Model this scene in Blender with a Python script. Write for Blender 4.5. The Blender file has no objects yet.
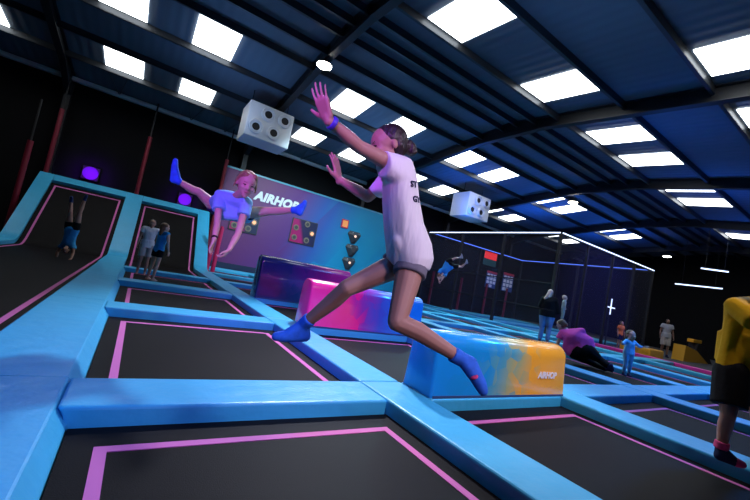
import bpy, bmesh, math, random
import numpy as np
from mathutils import Vector, Matrix
random.seed(7)
scene = bpy.context.scene
COL = scene.collection
V = Vector

# ------------------------------------------------------------------ camera
RIGHT = V((0.82086571, -0.53783632, 0.19212389))
UP = V((-0.2016931, 0.04172594, 0.97855957))
FWD = V((0.53432143, 0.84201606, 0.07422648))
EYE = V((0, 0, 0.95))
FPX = 367.93
cam_d = bpy.data.cameras.new('camera')
cam_d.sensor_width = 36.0
cam_d.lens = FPX * 36.0 / 750.0
cam_d.clip_start = 0.05
cam_d.clip_end = 200
cam = bpy.data.objects.new('camera', cam_d)
COL.objects.link(cam)
cam.matrix_world = Matrix(((RIGHT.x, UP.x, -FWD.x, EYE.x), (RIGHT.y, UP.y, -FWD.y, EYE.y),
                           (RIGHT.z, UP.z, -FWD.z, EYE.z), (0, 0, 0, 1)))
scene.camera = cam


def P(x, y, d):
    """place in the hall: sight line through a measured point of the photo, d metres ahead of the camera"""
    return EYE + (FWD + RIGHT * ((x - 375) / FPX) - UP * ((y - 250) / FPX)) * d


def Pz(x, y, z):
    """like P, but where the sight line reaches height z"""
    d = FWD + RIGHT * ((x - 375) / FPX) - UP * ((y - 250) / FPX)
    return EYE + d * ((z - EYE.z) / d.z)


def seen(p, m=25):
    d = V(p) - EYE
    z = d.dot(FWD)
    if z < 0.3:
        return False
    x = 375 + FPX * d.dot(RIGHT) / z
    y = 250 - FPX * d.dot(UP) / z
    return -m < x < 750 + m and -m < y < 500 + m


# ------------------------------------------------------------------ materials
def mat(name, col, rough=0.5, metal=0.0, spec=0.5, emit=None, estr=0.0, noise=0.0, nscale=6.0, bump=0.0, bscale=40.0,
        coat=0.0, bstretch=(1, 1, 1)):
    m = bpy.data.materials.new(name)
    m.use_nodes = True
    nt = m.node_tree
    b = nt.nodes['Principled BSDF']
    b.inputs['Base Color'].default_value = (*col, 1)
    b.inputs['Roughness'].default_value = rough
    b.inputs['Metallic'].default_value = metal
    b.inputs['Specular IOR Level'].default_value = spec
    b.inputs['Coat Weight'].default_value = coat
    if emit:
        b.inputs['Emission Color'].default_value = (*emit, 1)
        b.inputs['Emission Strength'].default_value = estr
    tc = None
    if noise or bump:
        tc = nt.nodes.new('ShaderNodeTexCoord')
    if noise:
        n = nt.nodes.new('ShaderNodeTexNoise')
        n.inputs['Scale'].default_value = nscale
        n.inputs['Detail'].default_value = 4
        nt.links.new(tc.outputs['Object'], n.inputs['Vector'])
        mx = nt.nodes.new('ShaderNodeMix')
        mx.data_type = 'RGBA'
        mx.inputs['A'].default_value = (*[c * (1 - noise) for c in col], 1)
        mx.inputs['B'].default_value = (*[min(1, c * (1 + noise)) for c in col], 1)
        nt.links.new(n.outputs['Fac'], mx.inputs['Factor'])
        nt.links.new(mx.outputs['Result'], b.inputs['Base Color'])
    if bump:
        mp = nt.nodes.new('ShaderNodeMapping')
        mp.inputs['Scale'].default_value = bstretch
        nt.links.new(tc.outputs['Object'], mp.inputs['Vector'])
        n2 = nt.nodes.new('ShaderNodeTexNoise')
        n2.inputs['Scale'].default_value = bscale
        n2.inputs['Detail'].default_value = 3
        nt.links.new(mp.outputs['Vector'], n2.inputs['Vector'])
        bp = nt.nodes.new('ShaderNodeBump')
        bp.inputs['Strength'].default_value = bump
        bp.inputs['Distance'].default_value = 0.02
        nt.links.new(n2.outputs['Fac'], bp.inputs['Height'])
        nt.links.new(bp.outputs['Normal'], b.inputs['Normal'])
    return m


def ramp_mat(name, stops, axis=0, lo=0.0, hi=1.0, zig=0.0, zscale=3.0, rough=0.3, skew=0.0, coat=0.0, const=False, cells=0.0):
    """printed colours running along one object axis, with jagged facets"""
    m = bpy.data.materials.new(name)
    m.use_nodes = True
    nt = m.node_tree
    b = nt.nodes['Principled BSDF']
    b.inputs['Roughness'].default_value = rough
    b.inputs['Coat Weight'].default_value = coat
    tc = nt.nodes.new('ShaderNodeTexCoord')
    sp = nt.nodes.new('ShaderNodeSeparateXYZ')
    nt.links.new(tc.outputs['Object'], sp.inputs[0])
    val = sp.outputs[axis]

    def mth(op, a, bb):
        n = nt.nodes.new('ShaderNodeMath')
        n.operation = op
        for i, q in enumerate((a, bb)):
            if isinstance(q, (int, float)):
                n.inputs[i].default_value = q
            else:
                nt.links.new(q, n.inputs[i])
        return n.outputs[0]
    if skew:
        val = mth('ADD', val, mth('MULTIPLY', sp.outputs[2], skew))
    if zig:
        vo = nt.nodes.new('ShaderNodeTexVoronoi')
        vo.inputs['Scale'].default_value = zscale
        nt.links.new(tc.outputs['Object'], vo.inputs['Vector'])
        sc = nt.nodes.new('ShaderNodeSeparateColor')
        nt.links.new(vo.outputs['Color'], sc.inputs[0])
        val = mth('ADD', val, mth('MULTIPLY', mth('SUBTRACT', sc.outputs[0], 0.5), zig))
    mr = nt.nodes.new('ShaderNodeMapRange')
    mr.inputs['From Min'].default_value = lo
    mr.inputs['From Max'].default_value = hi
    nt.links.new(val, mr.inputs['Value'])
    r = nt.nodes.new('ShaderNodeValToRGB')
    if const:
        r.color_ramp.interpolation = 'CONSTANT'
    el = r.color_ramp.elements
    while len(el) < len(stops):
        el.new(0.5)
    for e, (p, c) in zip(el, stops):
        e.position = p
        e.color = (*c, 1)
    nt.links.new(mr.outputs[0], r.inputs[0])
    nt.links.new(r.outputs[0], b.inputs['Base Color'])
    return m


M = {}
M['pad'] = mat('blue_vinyl', (0.045, 0.41, 0.68), rough=0.38, spec=0.45, noise=0.10, nscale=2.5, bump=0.5, bscale=7, bstretch=(1, 1, 1))
M['pinkpad'] = mat('pink_vinyl', (0.80, 0.05, 0.42), rough=0.35)
M['bed'] = mat('black_mesh_fabric', (0.0055, 0.0046, 0.0048), rough=0.6, spec=0.09, noise=0.35, nscale=1.2, bump=0.12, bscale=160)
M['line'] = mat('pink_webbing', (0.62, 0.15, 0.40), rough=0.7, spec=0.2)
M['floor'] = mat('dark_carpet', (0.045, 0.047, 0.055), rough=0.85, noise=0.3, nscale=12, bump=0.2, bscale=120)
M['black'] = mat('black_paint', (0.008, 0.008, 0.010), rough=0.7, noise=0.3, nscale=3)
M['wallblack'] = mat('black_wall', (0.0025, 0.0025, 0.0035), rough=0.8, spec=0.2, noise=0.3, nscale=1)
M['redpost'] = mat('red_padded_post', (0.20, 0.006, 0.025), rough=0.5)
M['steel'] = mat('dark_steel', (0.010, 0.011, 0.014), rough=0.5, metal=0.0, noise=0.2, nscale=4)
M['purlin'] = mat('purlin_steel', (0.045, 0.05, 0.058), rough=0.42, metal=0.3, noise=0.15, nscale=3)
M['eave'] = mat('lit_grey_beam', (0.80, 0.85, 0.86), rough=0.4, metal=0.2)  # skylight falling on the beam is put into this pale grey
M['white'] = mat('white_enamel', (0.72, 0.74, 0.77), rough=0.4)
M['grey'] = mat('grey_plastic', (0.35, 0.36, 0.38), rough=0.4)
M['darkgrey'] = mat('dark_grey', (0.05, 0.05, 0.055), rough=0.5)
M['sky'] = mat('lit_skylight', (0.9, 0.95, 1), rough=0.6, emit=(0.93, 0.98, 1.0), estr=6.0, noise=0.02)
M['lamp'] = mat('lamp_glass', (1, 1, 0.9), emit=(1.0, 0.93, 0.78), estr=30.0)
M['led'] = mat('white_led', (0.8, 0.85, 1), emit=(0.55, 0.68, 1.0), estr=2.6)
M['ledblue'] = mat('blue_led', (0.2, 0.3, 1), emit=(0.09, 0.20, 1.0), estr=1.6)
M['purple'] = mat('purple_lamp', (0.01, 0.0, 0.03), emit=(0.085, 0.002, 0.50), estr=1.0)
M['red_lit'] = mat('red_sign_face', (0.8, 0.05, 0.05), emit=(1.0, 0.03, 0.03), estr=0.7)
M['teal_lit'] = mat('green_sign_face', (0.02, 0.10, 0.08), rough=0.5)
M['letter'] = mat('white_print', (0.85, 0.85, 0.87), rough=0.4)
M['darkletter'] = mat('dark_print', (0.03, 0.03, 0.06), rough=0.6)
M['bluepaper'] = mat('blue_paper', (0.03, 0.08, 0.22), rough=0.5)
M['redpaper'] = mat('red_paper', (0.6, 0.04, 0.08), rough=0.5)
M['litbollard'] = mat('magenta_lit_red_padding', (0.62, 0.02, 0.11), rough=0.45)  # post red raised to carry the magenta light falling on the bollards
M['yellow'] = mat('yellow_foam', (0.80, 0.40, 0.02), rough=0.5)
M['mat'] = mat('teal_mat', (0.04, 0.40, 0.52), rough=0.5)
M['orange'] = mat('orange_print', (0.9, 0.35, 0.10), rough=0.4, emit=(1, 0.3, 0.08), estr=0.25)
M['disc'] = mat('bronze_disc', (0.22, 0.17, 0.12), rough=0.4)
M['disclit'] = mat('lit_disc', (0.9, 0.4, 0.2), emit=(1.0, 0.35, 0.15), estr=1.0)
M['holdlamp'] = mat('hold_lamp', (1, 0.7, 0.5), emit=(1.0, 0.55, 0.40), estr=1.0)

# corrugated roof sheet
m = mat('roof_sheet', (0.11, 0.14, 0.18), rough=0.6, spec=0.25)
nt = m.node_tree
tc = nt.nodes.new('ShaderNodeTexCoord')
wv = nt.nodes.new('ShaderNodeTexWave')
wv.bands_direction = 'X'
wv.inputs['Scale'].default_value = 1.05
bp = nt.nodes.new('ShaderNodeBump')
bp.inputs['Strength'].default_value = 0.35
bp.inputs['Distance'].default_value = 0.03
nt.links.new(tc.outputs['Object'], wv.inputs['Vector'])
nt.links.new(wv.outputs['Fac'], bp.inputs['Height'])
nt.links.new(bp.outputs['Normal'], nt.nodes['Principled BSDF'].inputs['Normal'])
M['roof'] = m

# see-through black netting
m = bpy.data.materials.new('black_netting')
m.use_nodes = True
nt = m.node_tree
b = nt.nodes['Principled BSDF']
b.inputs['Base Color'].default_value = (0.022, 0.025, 0.06, 1)
b.inputs['Roughness'].default_value = 0.9
tr = nt.nodes.new('ShaderNodeBsdfTransparent')
mx = nt.nodes.new('ShaderNodeMixShader')
mx.inputs[0].default_value = 0.34
nt.links.new(tr.outputs[0], mx.inputs[1])
nt.links.new(b.outputs[0], mx.inputs[2])
nt.links.new(mx.outputs[0], nt.nodes['Material Output'].inputs['Surface'])
M['net'] = m


# ------------------------------------------------------------------ helpers
def tag(o, label=None, cat=None, group=None, kind=None):
    if label:
        o['label'] = label
    if cat:
        o['category'] = cat
    if group:
        o['group'] = group
    if kind:
        o['kind'] = kind
    return o


def thing(name, loc, label, cat, group=None, rz=0.0):
    o = bpy.data.objects.new(name, None)
    o.empty_display_size = 0.1
    o.location = loc
    o.rotation_euler = (0, 0, rz)
    COL.objects.link(o)
    return tag(o, label, cat, group)


class MB:
    """collects shapes (world coordinates) into ONE mesh"""

    def __init__(self):
        self.v = []
        self.f = []

    def add(self, vs, fs):
        n = len(self.v)
        self.v += [V(q) for q in vs]
        self.f += [[i + n for i in f] for f in fs]
        return self

    def addbm(self, bm):
        bm.verts.index_update()
        self.add([v.co.copy() for v in bm.verts], [[v.index for v in f.verts] for f in bm.faces])
        bm.free()
        return self

    def box(self, lo, hi, bev=0.0, seg=2):
        bm = bmesh.new()
        bmesh.ops.create_cube(bm, size=1.0)
        lo, hi = V(lo), V(hi)
        c, s = (lo + hi) / 2, hi - lo
        for v in bm.verts:
            v.co = V((c.x + v.co.x * s.x, c.y + v.co.y * s.y, c.z + v.co.z * s.z))
        if bev:
            bmesh.ops.bevel(bm, geom=bm.edges[:], offset=bev, segments=seg, affect='EDGES', profile=0.5)
        return self.addbm(bm)

    def tube(self, a, b, r, r2=None, n=10):
        a, b = V(a), V(b)
        r2 = r if r2 is None else r2
        d = (b - a).normalized()
        u = d.orthogonal().normalized()
        w = d.cross(u)
        vs, fs = [], []
        for k in range(n):
            t = 2 * math.pi * k / n
            o = u * math.cos(t) + w * math.sin(t)
            vs += [a + o * r, b + o * r2]
        for k in range(n):
            j = (k + 1) % n
            fs.append([2 * k, 2 * j, 2 * j + 1, 2 * k + 1])
        fs.append([2 * k for k in range(n)][::-1])
        fs.append([2 * k + 1 for k in range(n)])
        return self.add(vs, fs)

    def bar(self, a, b, w, h, up=V((0, 0, 1))):
        """rectangular bar from a to b (centre line), w wide, h high"""
        a, b = V(a), V(b)
        d = (b - a).normalized()
        s = d.cross(up).normalized()
        u = s.cross(d)
        vs = []
        for q in (a, b):
            vs += [q - s * w / 2 - u * h / 2, q + s * w / 2 - u * h / 2, q + s * w / 2 + u * h / 2, q - s * w / 2 + u * h / 2]
        return self.add(vs, [[3, 2, 1, 0], [4, 5, 6, 7], [0, 1, 5, 4], [1, 2, 6, 5], [2, 3, 7, 6], [3, 0, 4, 7]])

    def prism(self, poly, x0, x1, axis=0):
        """polygon of two-dimensional points extruded along an axis (0: points are (y,z); 1: (x,z); 2: (x,y))"""
        n = len(poly)
        vs = []
        for x in (x0, x1):
            for p in poly:
                vs.append((x, p[0], p[1]) if axis == 0 else (p[0], x, p[1]) if axis == 1 else (p[0], p[1], x))
        fs = [[i for i in range(n)][::-1], [n + i for i in range(n)]]
        for i in range(n):
            j = (i + 1) % n
            fs.append([i, j, n + j, n + i])
        return self.add(vs, fs)

    def build(self, name, material, parent=None, loc=None, smooth=False, fix=True):
        base = V(loc) if loc is not None else None
        if base is None:
            if parent is not None:
                base = V((0, 0, 0))
                q = parent
                while q is not None:
                    base += q.location
                    q = q.parent
            else:
                xs = [v.x for v in self.v]
                ys = [v.y for v in self.v]
                base = V(((min(xs) + max(xs)) / 2, (min(ys) + max(ys)) / 2, min(v.z for v in self.v)))
        me = bpy.data.meshes.new(name)
        me.from_pydata([v - base for v in self.v], [], self.f)
        if fix:
            bm = bmesh.new()
            bm.from_mesh(me)
            bmesh.ops.recalc_face_normals(bm, faces=bm.faces[:])
            bm.to_mesh(me)
            bm.free()
        me.materials.append(material)
        if smooth:
            me.polygons.foreach_set('use_smooth', [True] * len(me.polygons))
        o = bpy.data.objects.new(name, me)
        COL.objects.link(o)
        if parent is not None:
            o.parent = parent
        else:
            o.location = base
        return o


def flat_text(body, origin, xdir, ydir, height, name, material, parent, shear=0.0, offset=0.0, extrude=0.004, spacing=1.0, squash=1.0):
    cu = bpy.data.curves.new('lettering', 'FONT')
    cu.body = body
    cu.shear = shear
    cu.offset = offset
    cu.extrude = extrude
    cu.space_character = spacing
    cu.resolution_u = 3
    t = bpy.data.objects.new('lettering', cu)
    COL.objects.link(t)
    dg = bpy.context.evaluated_depsgraph_get()
    me = bpy.data.meshes.new_from_object(t.evaluated_get(dg))
    bpy.data.objects.remove(t)
    ys = [v.co.y for v in me.vertices]
    k = height / (max(ys) - min(ys))
    xd, yd = V(xdir).normalized(), V(ydir).normalized()
    zd = xd.cross(yd)
    mb = MB()
    x0 = min(v.co.x for v in me.vertices)
    y0 = min(ys)
    mb.add([V(origin) + xd * (v.co.x - x0) * k * squash + yd * (v.co.y - y0) * k + zd * v.co.z for v in me.vertices],
           [list(p.vertices) for p in me.polygons])
    bpy.data.meshes.remove(me)
    return mb.build(name, material, parent, fix=False)


ORD = ['first', 'second', 'third', 'fourth', 'fifth', 'sixth', 'seventh', 'eighth']

# ================================================================== PEOPLE
# primitives are convex hulls of spheres, ellipsoids and discs, fused by a voxel remesh into one skin


def s_pts(c, r, n=46):
    c = V(c)
    out = []
    g = math.pi * (3 - math.sqrt(5))
    for i in range(n):
        z = 1 - 2 * (i + 0.5) / n
        q = math.sqrt(1 - z * z)
        out.append(c + V((math.cos(g * i) * q, math.sin(g * i) * q, z)) * r)
    return out


def e_pts(c, u, v, w, n=60):
    c, u, v, w = V(c), V(u), V(v), V(w)
    out = []
    g = math.pi * (3 - math.sqrt(5))
    for i in range(n):
        z = 1 - 2 * (i + 0.5) / n
        q = math.sqrt(1 - z * z)
        out.append(c + u * math.cos(g * i) * q + v * math.sin(g * i) * q + w * z)
    return out


def d_pts(c, u, v, n=22):
    c, u, v = V(c), V(u), V(v)
    return [c + u * math.cos(2 * math.pi * i / n) + v * math.sin(2 * math.pi * i / n) for i in range(n)]


def perp_disc(c, d, r, n=18):
    d = V(d).normalized()
    u = d.orthogonal().normalized()
    return d_pts(c, u * r, d.cross(u) * r, n)


def cap(a, ra, b, rb):
    return s_pts(a, ra) + s_pts(b, rb)


def fuse(prims, voxel, smooth, name, material, parent=None, loc=None):
    bm = bmesh.new()
    for pts in prims:
        vs = [bm.verts.new(p) for p in pts]
        r = bmesh.ops.convex_hull(bm, input=vs)
        kill = [g for g in set(r['geom_interior']) | set(r['geom_unused']) if isinstance(g, bmesh.types.BMVert) and g.is_valid]
        bmesh.ops.delete(bm, geom=kill, context='VERTS')
    me = bpy.data.meshes.new('raw')
    bm.to_mesh(me)
    bm.free()
    t = bpy.data.objects.new('raw', me)
    COL.objects.link(t)
    md = t.modifiers.new('r', 'REMESH')
    md.mode = 'VOXEL'
    md.voxel_size = voxel
    if smooth:
        sm = t.modifiers.new('s', 'SMOOTH')
        sm.factor = 0.5
        sm.iterations = smooth
    dg = bpy.context.evaluated_depsgraph_get()
    out = bpy.data.meshes.new_from_object(t.evaluated_get(dg))
    bpy.data.objects.remove(t)
    bpy.data.meshes.remove(me)
    mb = MB()
    mb.v = [v.co.copy() for v in out.vertices]
    mb.f = [list(p.vertices) for p in out.polygons]
    bpy.data.meshes.remove(out)
    return mb.build(name, material, parent, loc=loc, smooth=True, fix=False)


def skin(name, col):
    m = mat(name, col, rough=0.55, noise=0.06, nscale=18)
    b = m.node_tree.nodes['Principled BSDF']
    b.inputs['Subsurface Weight'].default_value = 0.08
    b.inputs['Subsurface Radius'].default_value = (0.02, 0.008, 0.004)
    return m


SK_FAIR = skin('fair_skin', (0.62, 0.38, 0.29))
SK_TAN = skin('tan_skin', (0.40, 0.215, 0.155))
SK_DARK = skin('brown_skin', (0.22, 0.11, 0.07))
EYEW = mat('eye_white', (0.8, 0.8, 0.8), rough=0.2)
IRIS = mat('dark_iris', (0.03, 0.02, 0.015), rough=0.2)
LIP = mat('lip', (0.50, 0.17, 0.16), rough=0.4)


def cloth(name, col, rough=0.8, bump=0.35, bscale=14):
    return mat(name, col, rough=rough, spec=0.15, noise=0.08, nscale=9, bump=bump, bscale=bscale)


C_WHITE = mat('white_cotton', (0.78, 0.78, 0.80), rough=0.8, noise=0.03, nscale=6, bump=1.0, bscale=12, bstretch=(1, 1, 0.22))
C_GREYSHORT = cloth('grey_shorts', (0.17, 0.17, 0.20))
C_PALEBLUE = cloth('pale_blue_cotton', (0.24, 0.56, 0.85), bump=0.7, bscale=10)
C_BLUE = cloth('blue_cotton', (0.04, 0.34, 0.72))
C_NAVY = cloth('navy_cotton', (0.015, 0.02, 0.06))
C_BLACK = cloth('black_cotton', (0.006, 0.006, 0.007))
C_DENIM = cloth('washed_denim', (0.18, 0.30, 0.52))
C_PINK = cloth('pink_top', (0.90, 0.10, 0.42))
C_ORANGE = cloth('orange_top', (0.75, 0.20, 0.05))
C_YELLOW = cloth('yellow_cotton', (0.62, 0.345, 0.004))
C_GREY = cloth('grey_cotton', (0.40, 0.40, 0.42))
C_STONE = cloth('stone_cotton', (0.50, 0.44, 0.40))
C_SOCKB = mat('royal_blue_sock', (0.015, 0.15, 0.72), rough=0.8, noise=0.35, nscale=28)
C_SOCKN = mat('navy_sock', (0.012, 0.03, 0.13), rough=0.8, noise=0.3, nscale=25)
C_SOCKP = mat('pink_trim', (0.75, 0.06, 0.22), rough=0.8)
C_BAND = mat('violet_wristband', (0.06, 0.03, 0.45), rough=0.5)
H_DARK = mat('dark_brown_hair', (0.020, 0.012, 0.010), rough=0.45, noise=0.4, nscale=30, bump=0.8, bscale=45, bstretch=(1, 1, 0.25))
H_BLOND = mat('blond_hair', (0.36, 0.22, 0.10), rough=0.5, noise=0.3, nscale=30, bump=0.8, bscale=50)
H_PALE = mat('pale_blond_hair', (0.78, 0.50, 0.38), rough=0.5, noise=0.25, nscale=20, bump=0.6, bscale=40)
H_BROWN = mat('brown_hair', (0.16, 0.075, 0.035), rough=0.5, noise=0.35, nscale=25, bump=0.6, bscale=40)


class Figure:
    """a posed person: joints in metres -> one continuous body plus clothing"""

    def __init__(self, J, k=1.0, front=None, build=1.0):
        self.J = {a: V(b) for a, b in J.items()}
        self.k = k
        self.w = build
        J = self.J
        self.msh = (J['shL'] + J['shR']) / 2
        self.mhp = (J['hipL'] + J['hipR']) / 2
        self.up = (self.msh - self.mhp).normalized()
        sd = (J['shL'] - J['shR'])
        sd = (sd - self.up * sd.dot(self.up)).normalized()
        self.side = sd                       # towards the person's left
        self.front = front.normalized() if front else sd.cross(self.up).normalized()
        self.body = []

    def torso(self, g=0.0, chest=1.0, top=0.02):
        k, w = self.k, self.w
        J, up, sd, fr = self.J, self.up, self.side, self.front
        L = (self.msh - self.mhp).length
        hw = (J['shL'] - J['shR']).length / 2
        hh = (J['hipL'] - J['hipR']).length / 2
        sh = [s_pts(J[a] - sd * s * 0.02 * k, 0.052 * k + g) for a, s in (('shL', 1), ('shR', -1))]
        ch = e_pts(self.msh - up * L * 0.24, sd * (hw * 0.92 + g), fr * (0.105 * k * w * chest + g), up * (L * 0.22 + g))
        wa = e_pts(self.msh - up * L * 0.62, sd * (max(hw * 0.74, hh + 0.04 * k) * w + g), fr * (0.088 * k * w + g), up * (L * 0.2 + g))
        hp = e_pts(self.mhp + up * 0.02 * k, sd * (hh + 0.085 * k * w + g), fr * (0.105 * k * w + g), up * (0.085 * k + g))
        return [sh[0] + sh[1] + ch, ch + wa, wa + hp]

    def limb_arm(self, s, g=0.0, frac=None):
        J, k = self.J, self.k
        a, b, c = J['sh' + s], J['el' + s], J['wr' + s]
        if frac is not None:      # a sleeve
            q = a.lerp(b, frac) if frac <= 1 else b.lerp(c, frac - 1)
            if frac <= 1:
                return [s_pts(a, 0.056 * k + g) + perp_disc(q, b - a, 0.056 * k + g * 1.5)]
            return [cap(a, 0.056 * k + g, b, 0.046 * k + g), s_pts(b, 0.046 * k + g) + perp_disc(q, c - b, 0.036 * k + g)]
        fm = b.lerp(c, 0.3)
        return [cap(a, 0.052 * k, b, 0.038 * k), cap(b, 0.038 * k, fm, 0.040 * k), cap(fm, 0.040 * k, c, 0.026 * k)]

    def limb_leg(self, s, g=0.0, frac=None):
        J, k, w = self.J, self.k, self.w
        a, b, c = J['hip' + s], J['kn' + s], J['an' + s]
        if frac is not None:
            if frac <= 1:
                q = a.lerp(b, frac)
                return [s_pts(a, 0.088 * k * w + g) + perp_disc(q, b - a, (0.088 - 0.026 * frac) * k * w + g * 1.6)]
            q = b.lerp(c, frac - 1)
            return [cap(a, 0.088 * k * w + g, b, 0.062 * k + g), s_pts(b, 0.062 * k + g) + perp_disc(q, c - b, 0.05 * k + g)]
        cf = b.lerp(c, 0.3)
        sh = (b - a).cross(c - b)
        back = V((0, 0, 0))
        if sh.length > 1e-4:
            back = -(c - b).cross(sh).normalized()
            if back.dot((a + c) / 2 - b) < 0:
                back = -back
        cf = cf + back * 0.014 * k
        th = a.lerp(b, 0.35)
        return [cap(a, 0.084 * k * w, th, 0.079 * k * w), cap(th, 0.079 * k * w, b, 0.054 * k), cap(b, 0.053 * k, cf, 0.054 * k),
                cap(cf, 0.054 * k, c, 0.034 * k)]

    def foot(self, s, g=0.0):
        J, k = self.J, self.k
        an, he, to = J['an' + s], J['he' + s], J['to' + s]
        ball = he.lerp(to, 0.70)
        return [cap(an, 0.034 * k + g, he, 0.031 * k + g), s_pts(an, 0.032 * k + g) + s_pts(he, 0.030 * k + g) + s_pts(ball, 0.030 * k + g),
                cap(ball, 0.032 * k + g, to, 0.021 * k + g)]

    def default_feet(self, fwd=None):
        J, k = self.J, self.k
        fw = fwd or self.front
        for s in 'LR':
            if 'he' + s not in J:
                J['he' + s] = J['an' + s] + V((0, 0, -0.055 * k)) - fw * 0.035 * k
                J['to' + s] = J['an' + s] + V((0, 0, -0.062 * k)) + fw * 0.155 * k

    def hand(self, wrist, d, n, t, L, curl=0.25, spread=0.16, pw=1.0, thumb=0.0, fr=1.0):
        """palm and five fingers: d towards the fingers, n out of the palm, t towards the thumb"""
        d, n = V(d).normalized(), V(n)
        n = (n - d * n.dot(d)).normalized()
        t = V(t)
        t = (t - d * t.dot(d) - n * t.dot(n)).normalized()
        w = V(wrist)
        out = []
        kn = [w + d * L * (0.50 - 0.02 * abs(i - 1)) + t * L * pw * (0.165 - 0.115 * i) for i in range(4)]
        pal = []
        for q in kn:
            pal += s_pts(q, L * 0.062, 24)
        pal += s_pts(w + d * L * 0.06 + t * L * 0.10, L * 0.085, 24) + s_pts(w + d * L * 0.06 - t * L * 0.09, L * 0.085, 24)
        out.append(pal)
        out.append(cap(w - d * L * 0.05, L * 0.135, w + d * L * 0.08, L * 0.12))
        lens = (0.42, 0.48, 0.44, 0.35)
        for i, q in enumerate(kn):
            a = (1.5 - i) * spread
            dd = (d * math.cos(a) + t * math.sin(a)).normalized()
            c1 = curl
            p = q
            r = L * fr * (0.056 if i < 3 else 0.048)
            for j, f in enumerate((0.46, 0.30, 0.24)):
                ang = c1 * (0.6 + j * 0.9)
                p2 = p + (dd * math.cos(ang) + n * math.sin(ang)) * L * lens[i] * f
                out.append(cap(p, r, p2, r * 0.9))
                p, r = p2, r * 0.9
        b0 = w + d * L * 0.12 + t * L * 0.12 + n * L * 0.03
        b1 = b0 + (t * (0.72 + thumb) + d * 0.62 + n * 0.25).normalized() * L * 0.24
        b2 = b1 + (t * (0.50 + thumb) + d * 0.80 + n * 0.15).normalized() * L * 0.17
        b3 = b2 + (t * (0.35 + thumb) + d * 0.90 + n * 0.10).normalized() * L * 0.11
        out += [cap(b0, L * 0.088, b1, L * 0.068), cap(b1, L * 0.064, b2, L * 0.056), cap(b2, L * 0.056, b3, L * 0.046)]
        return out

    def simple_hand(self, s, L, t=None, n=None, curl=0.5):
        J = self.J
        d = (J['wr' + s] - J['el' + s]).normalized()
        if n is None:
            n = self.side * (-1 if s == 'L' else 1)
        if t is None:
            t = self.front
        if abs(V(t).normalized().dot(d)) > 0.9:
            t = self.up
        if abs(V(n).normalized().dot(d)) > 0.9:
            n = self.front
        return self.hand(J['wr' + s], d, n, t, L, curl)

    def head(self, c, f, u, h, neck_to, neck_r=0.19):
        f = V(f).normalized()
        u = V(u)
        u = (u - f * u.dot(f)).normalized()
        s = u.cross(f)
        c = V(c)
        self.hd = (c, f, u, s, h)
        out = [e_pts(c + u * 0.13 * h - f * 0.05 * h, s * 0.335 * h, f * 0.42 * h, u * 0.37 * h, 90)]
        jaw = e_pts(c - u * 0.14 * h + f * 0.07 * h, s * 0.28 * h, f * 0.29 * h, u * 0.24 * h)
        chin = s_pts(c - u * 0.41 * h + f * 0.25 * h, 0.085 * h)
        brow = e_pts(c + u * 0.10 * h + f * 0.15 * h, s * 0.27 * h, f * 0.20 * h, u * 0.14 * h)
        out += [jaw + chin, jaw + brow]
        out.append(s_pts(c + u * 0.03 * h + f * 0.36 * h, 0.03 * h) + s_pts(c - u * 0.10 * h + f * 0.43 * h, 0.045 * h)
                   + s_pts(c - u * 0.11 * h + f * 0.36 * h + s * 0.055 * h, 0.035 * h) + s_pts(c - u * 0.11 * h + f * 0.36 * h - s * 0.055 * h, 0.035 * h))
        for q in (-1, 1):
            out.append(e_pts(c + s * q * 0.335 * h - f * 0.10 * h - u * 0.03 * h, s * 0.035 * h, f * 0.075 * h, u * 0.115 * h))
            out.append(e_pts(c + s * q * 0.16 * h + f * 0.26 * h - u * 0.10 * h, s * 0.09 * h, f * 0.08 * h, u * 0.09 * h))
        out.append(cap(c - u * 0.26 * h - f * 0.10 * h, neck_r * h, V(neck_to), neck_r * 1.12 * h))
        return out

    def face(self, root, closed=False, brow=IRIS):
        c, f, u, s, h = self.hd
        for q in (-1, 1):
            e = c + s * q * 0.145 * h + f * 0.325 * h + u * 0.02 * h
            mb = MB()
            bm = bmesh.new()
            bmesh.ops.create_uvsphere(bm, u_segments=12, v_segments=8, radius=1)
            for v in bm.verts:
                v.co = e + (s * v.co.x * 0.062 + f * v.co.y * 0.05 + u * v.co.z * (0.02 if closed else 0.034)) * h
            mb.addbm(bm)
            eye = mb.build('eye', IRIS if closed else EYEW, root, smooth=True)
            if not closed:
                mb = MB()
                bm = bmesh.new()
                bmesh.ops.create_uvsphere(bm, u_segments=12, v_segments=8, radius=1)
                for v in bm.verts:
                    v.co = e + f * 0.038 * h + (s * v.co.x + f * v.co.y * 0.6 + u * v.co.z) * 0.026 * h
                mb.addbm(bm)
                mb.build('iris', IRIS, root, smooth=True)
            fuse([cap(e + u * 0.085 * h - s * q * 0.07 * h + f * 0.02 * h, 0.014 * h, e + u * 0.10 * h + s * q * 0.06 * h, 0.012 * h)], 0.004 * h / 0.2, 0, 'eyebrow', brow, root)
        fuse([cap(c - u * 0.25 * h + f * 0.365 * h + s * 0.085 * h, 0.018 * h, c - u * 0.25 * h + f * 0.385 * h, 0.028 * h),
              cap(c - u * 0.25 * h + f * 0.365 * h - s * 0.085 * h, 0.018 * h, c - u * 0.25 * h + f * 0.385 * h, 0.028 * h)], 0.004 * h / 0.2, 1, 'lips', LIP, root)

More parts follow.
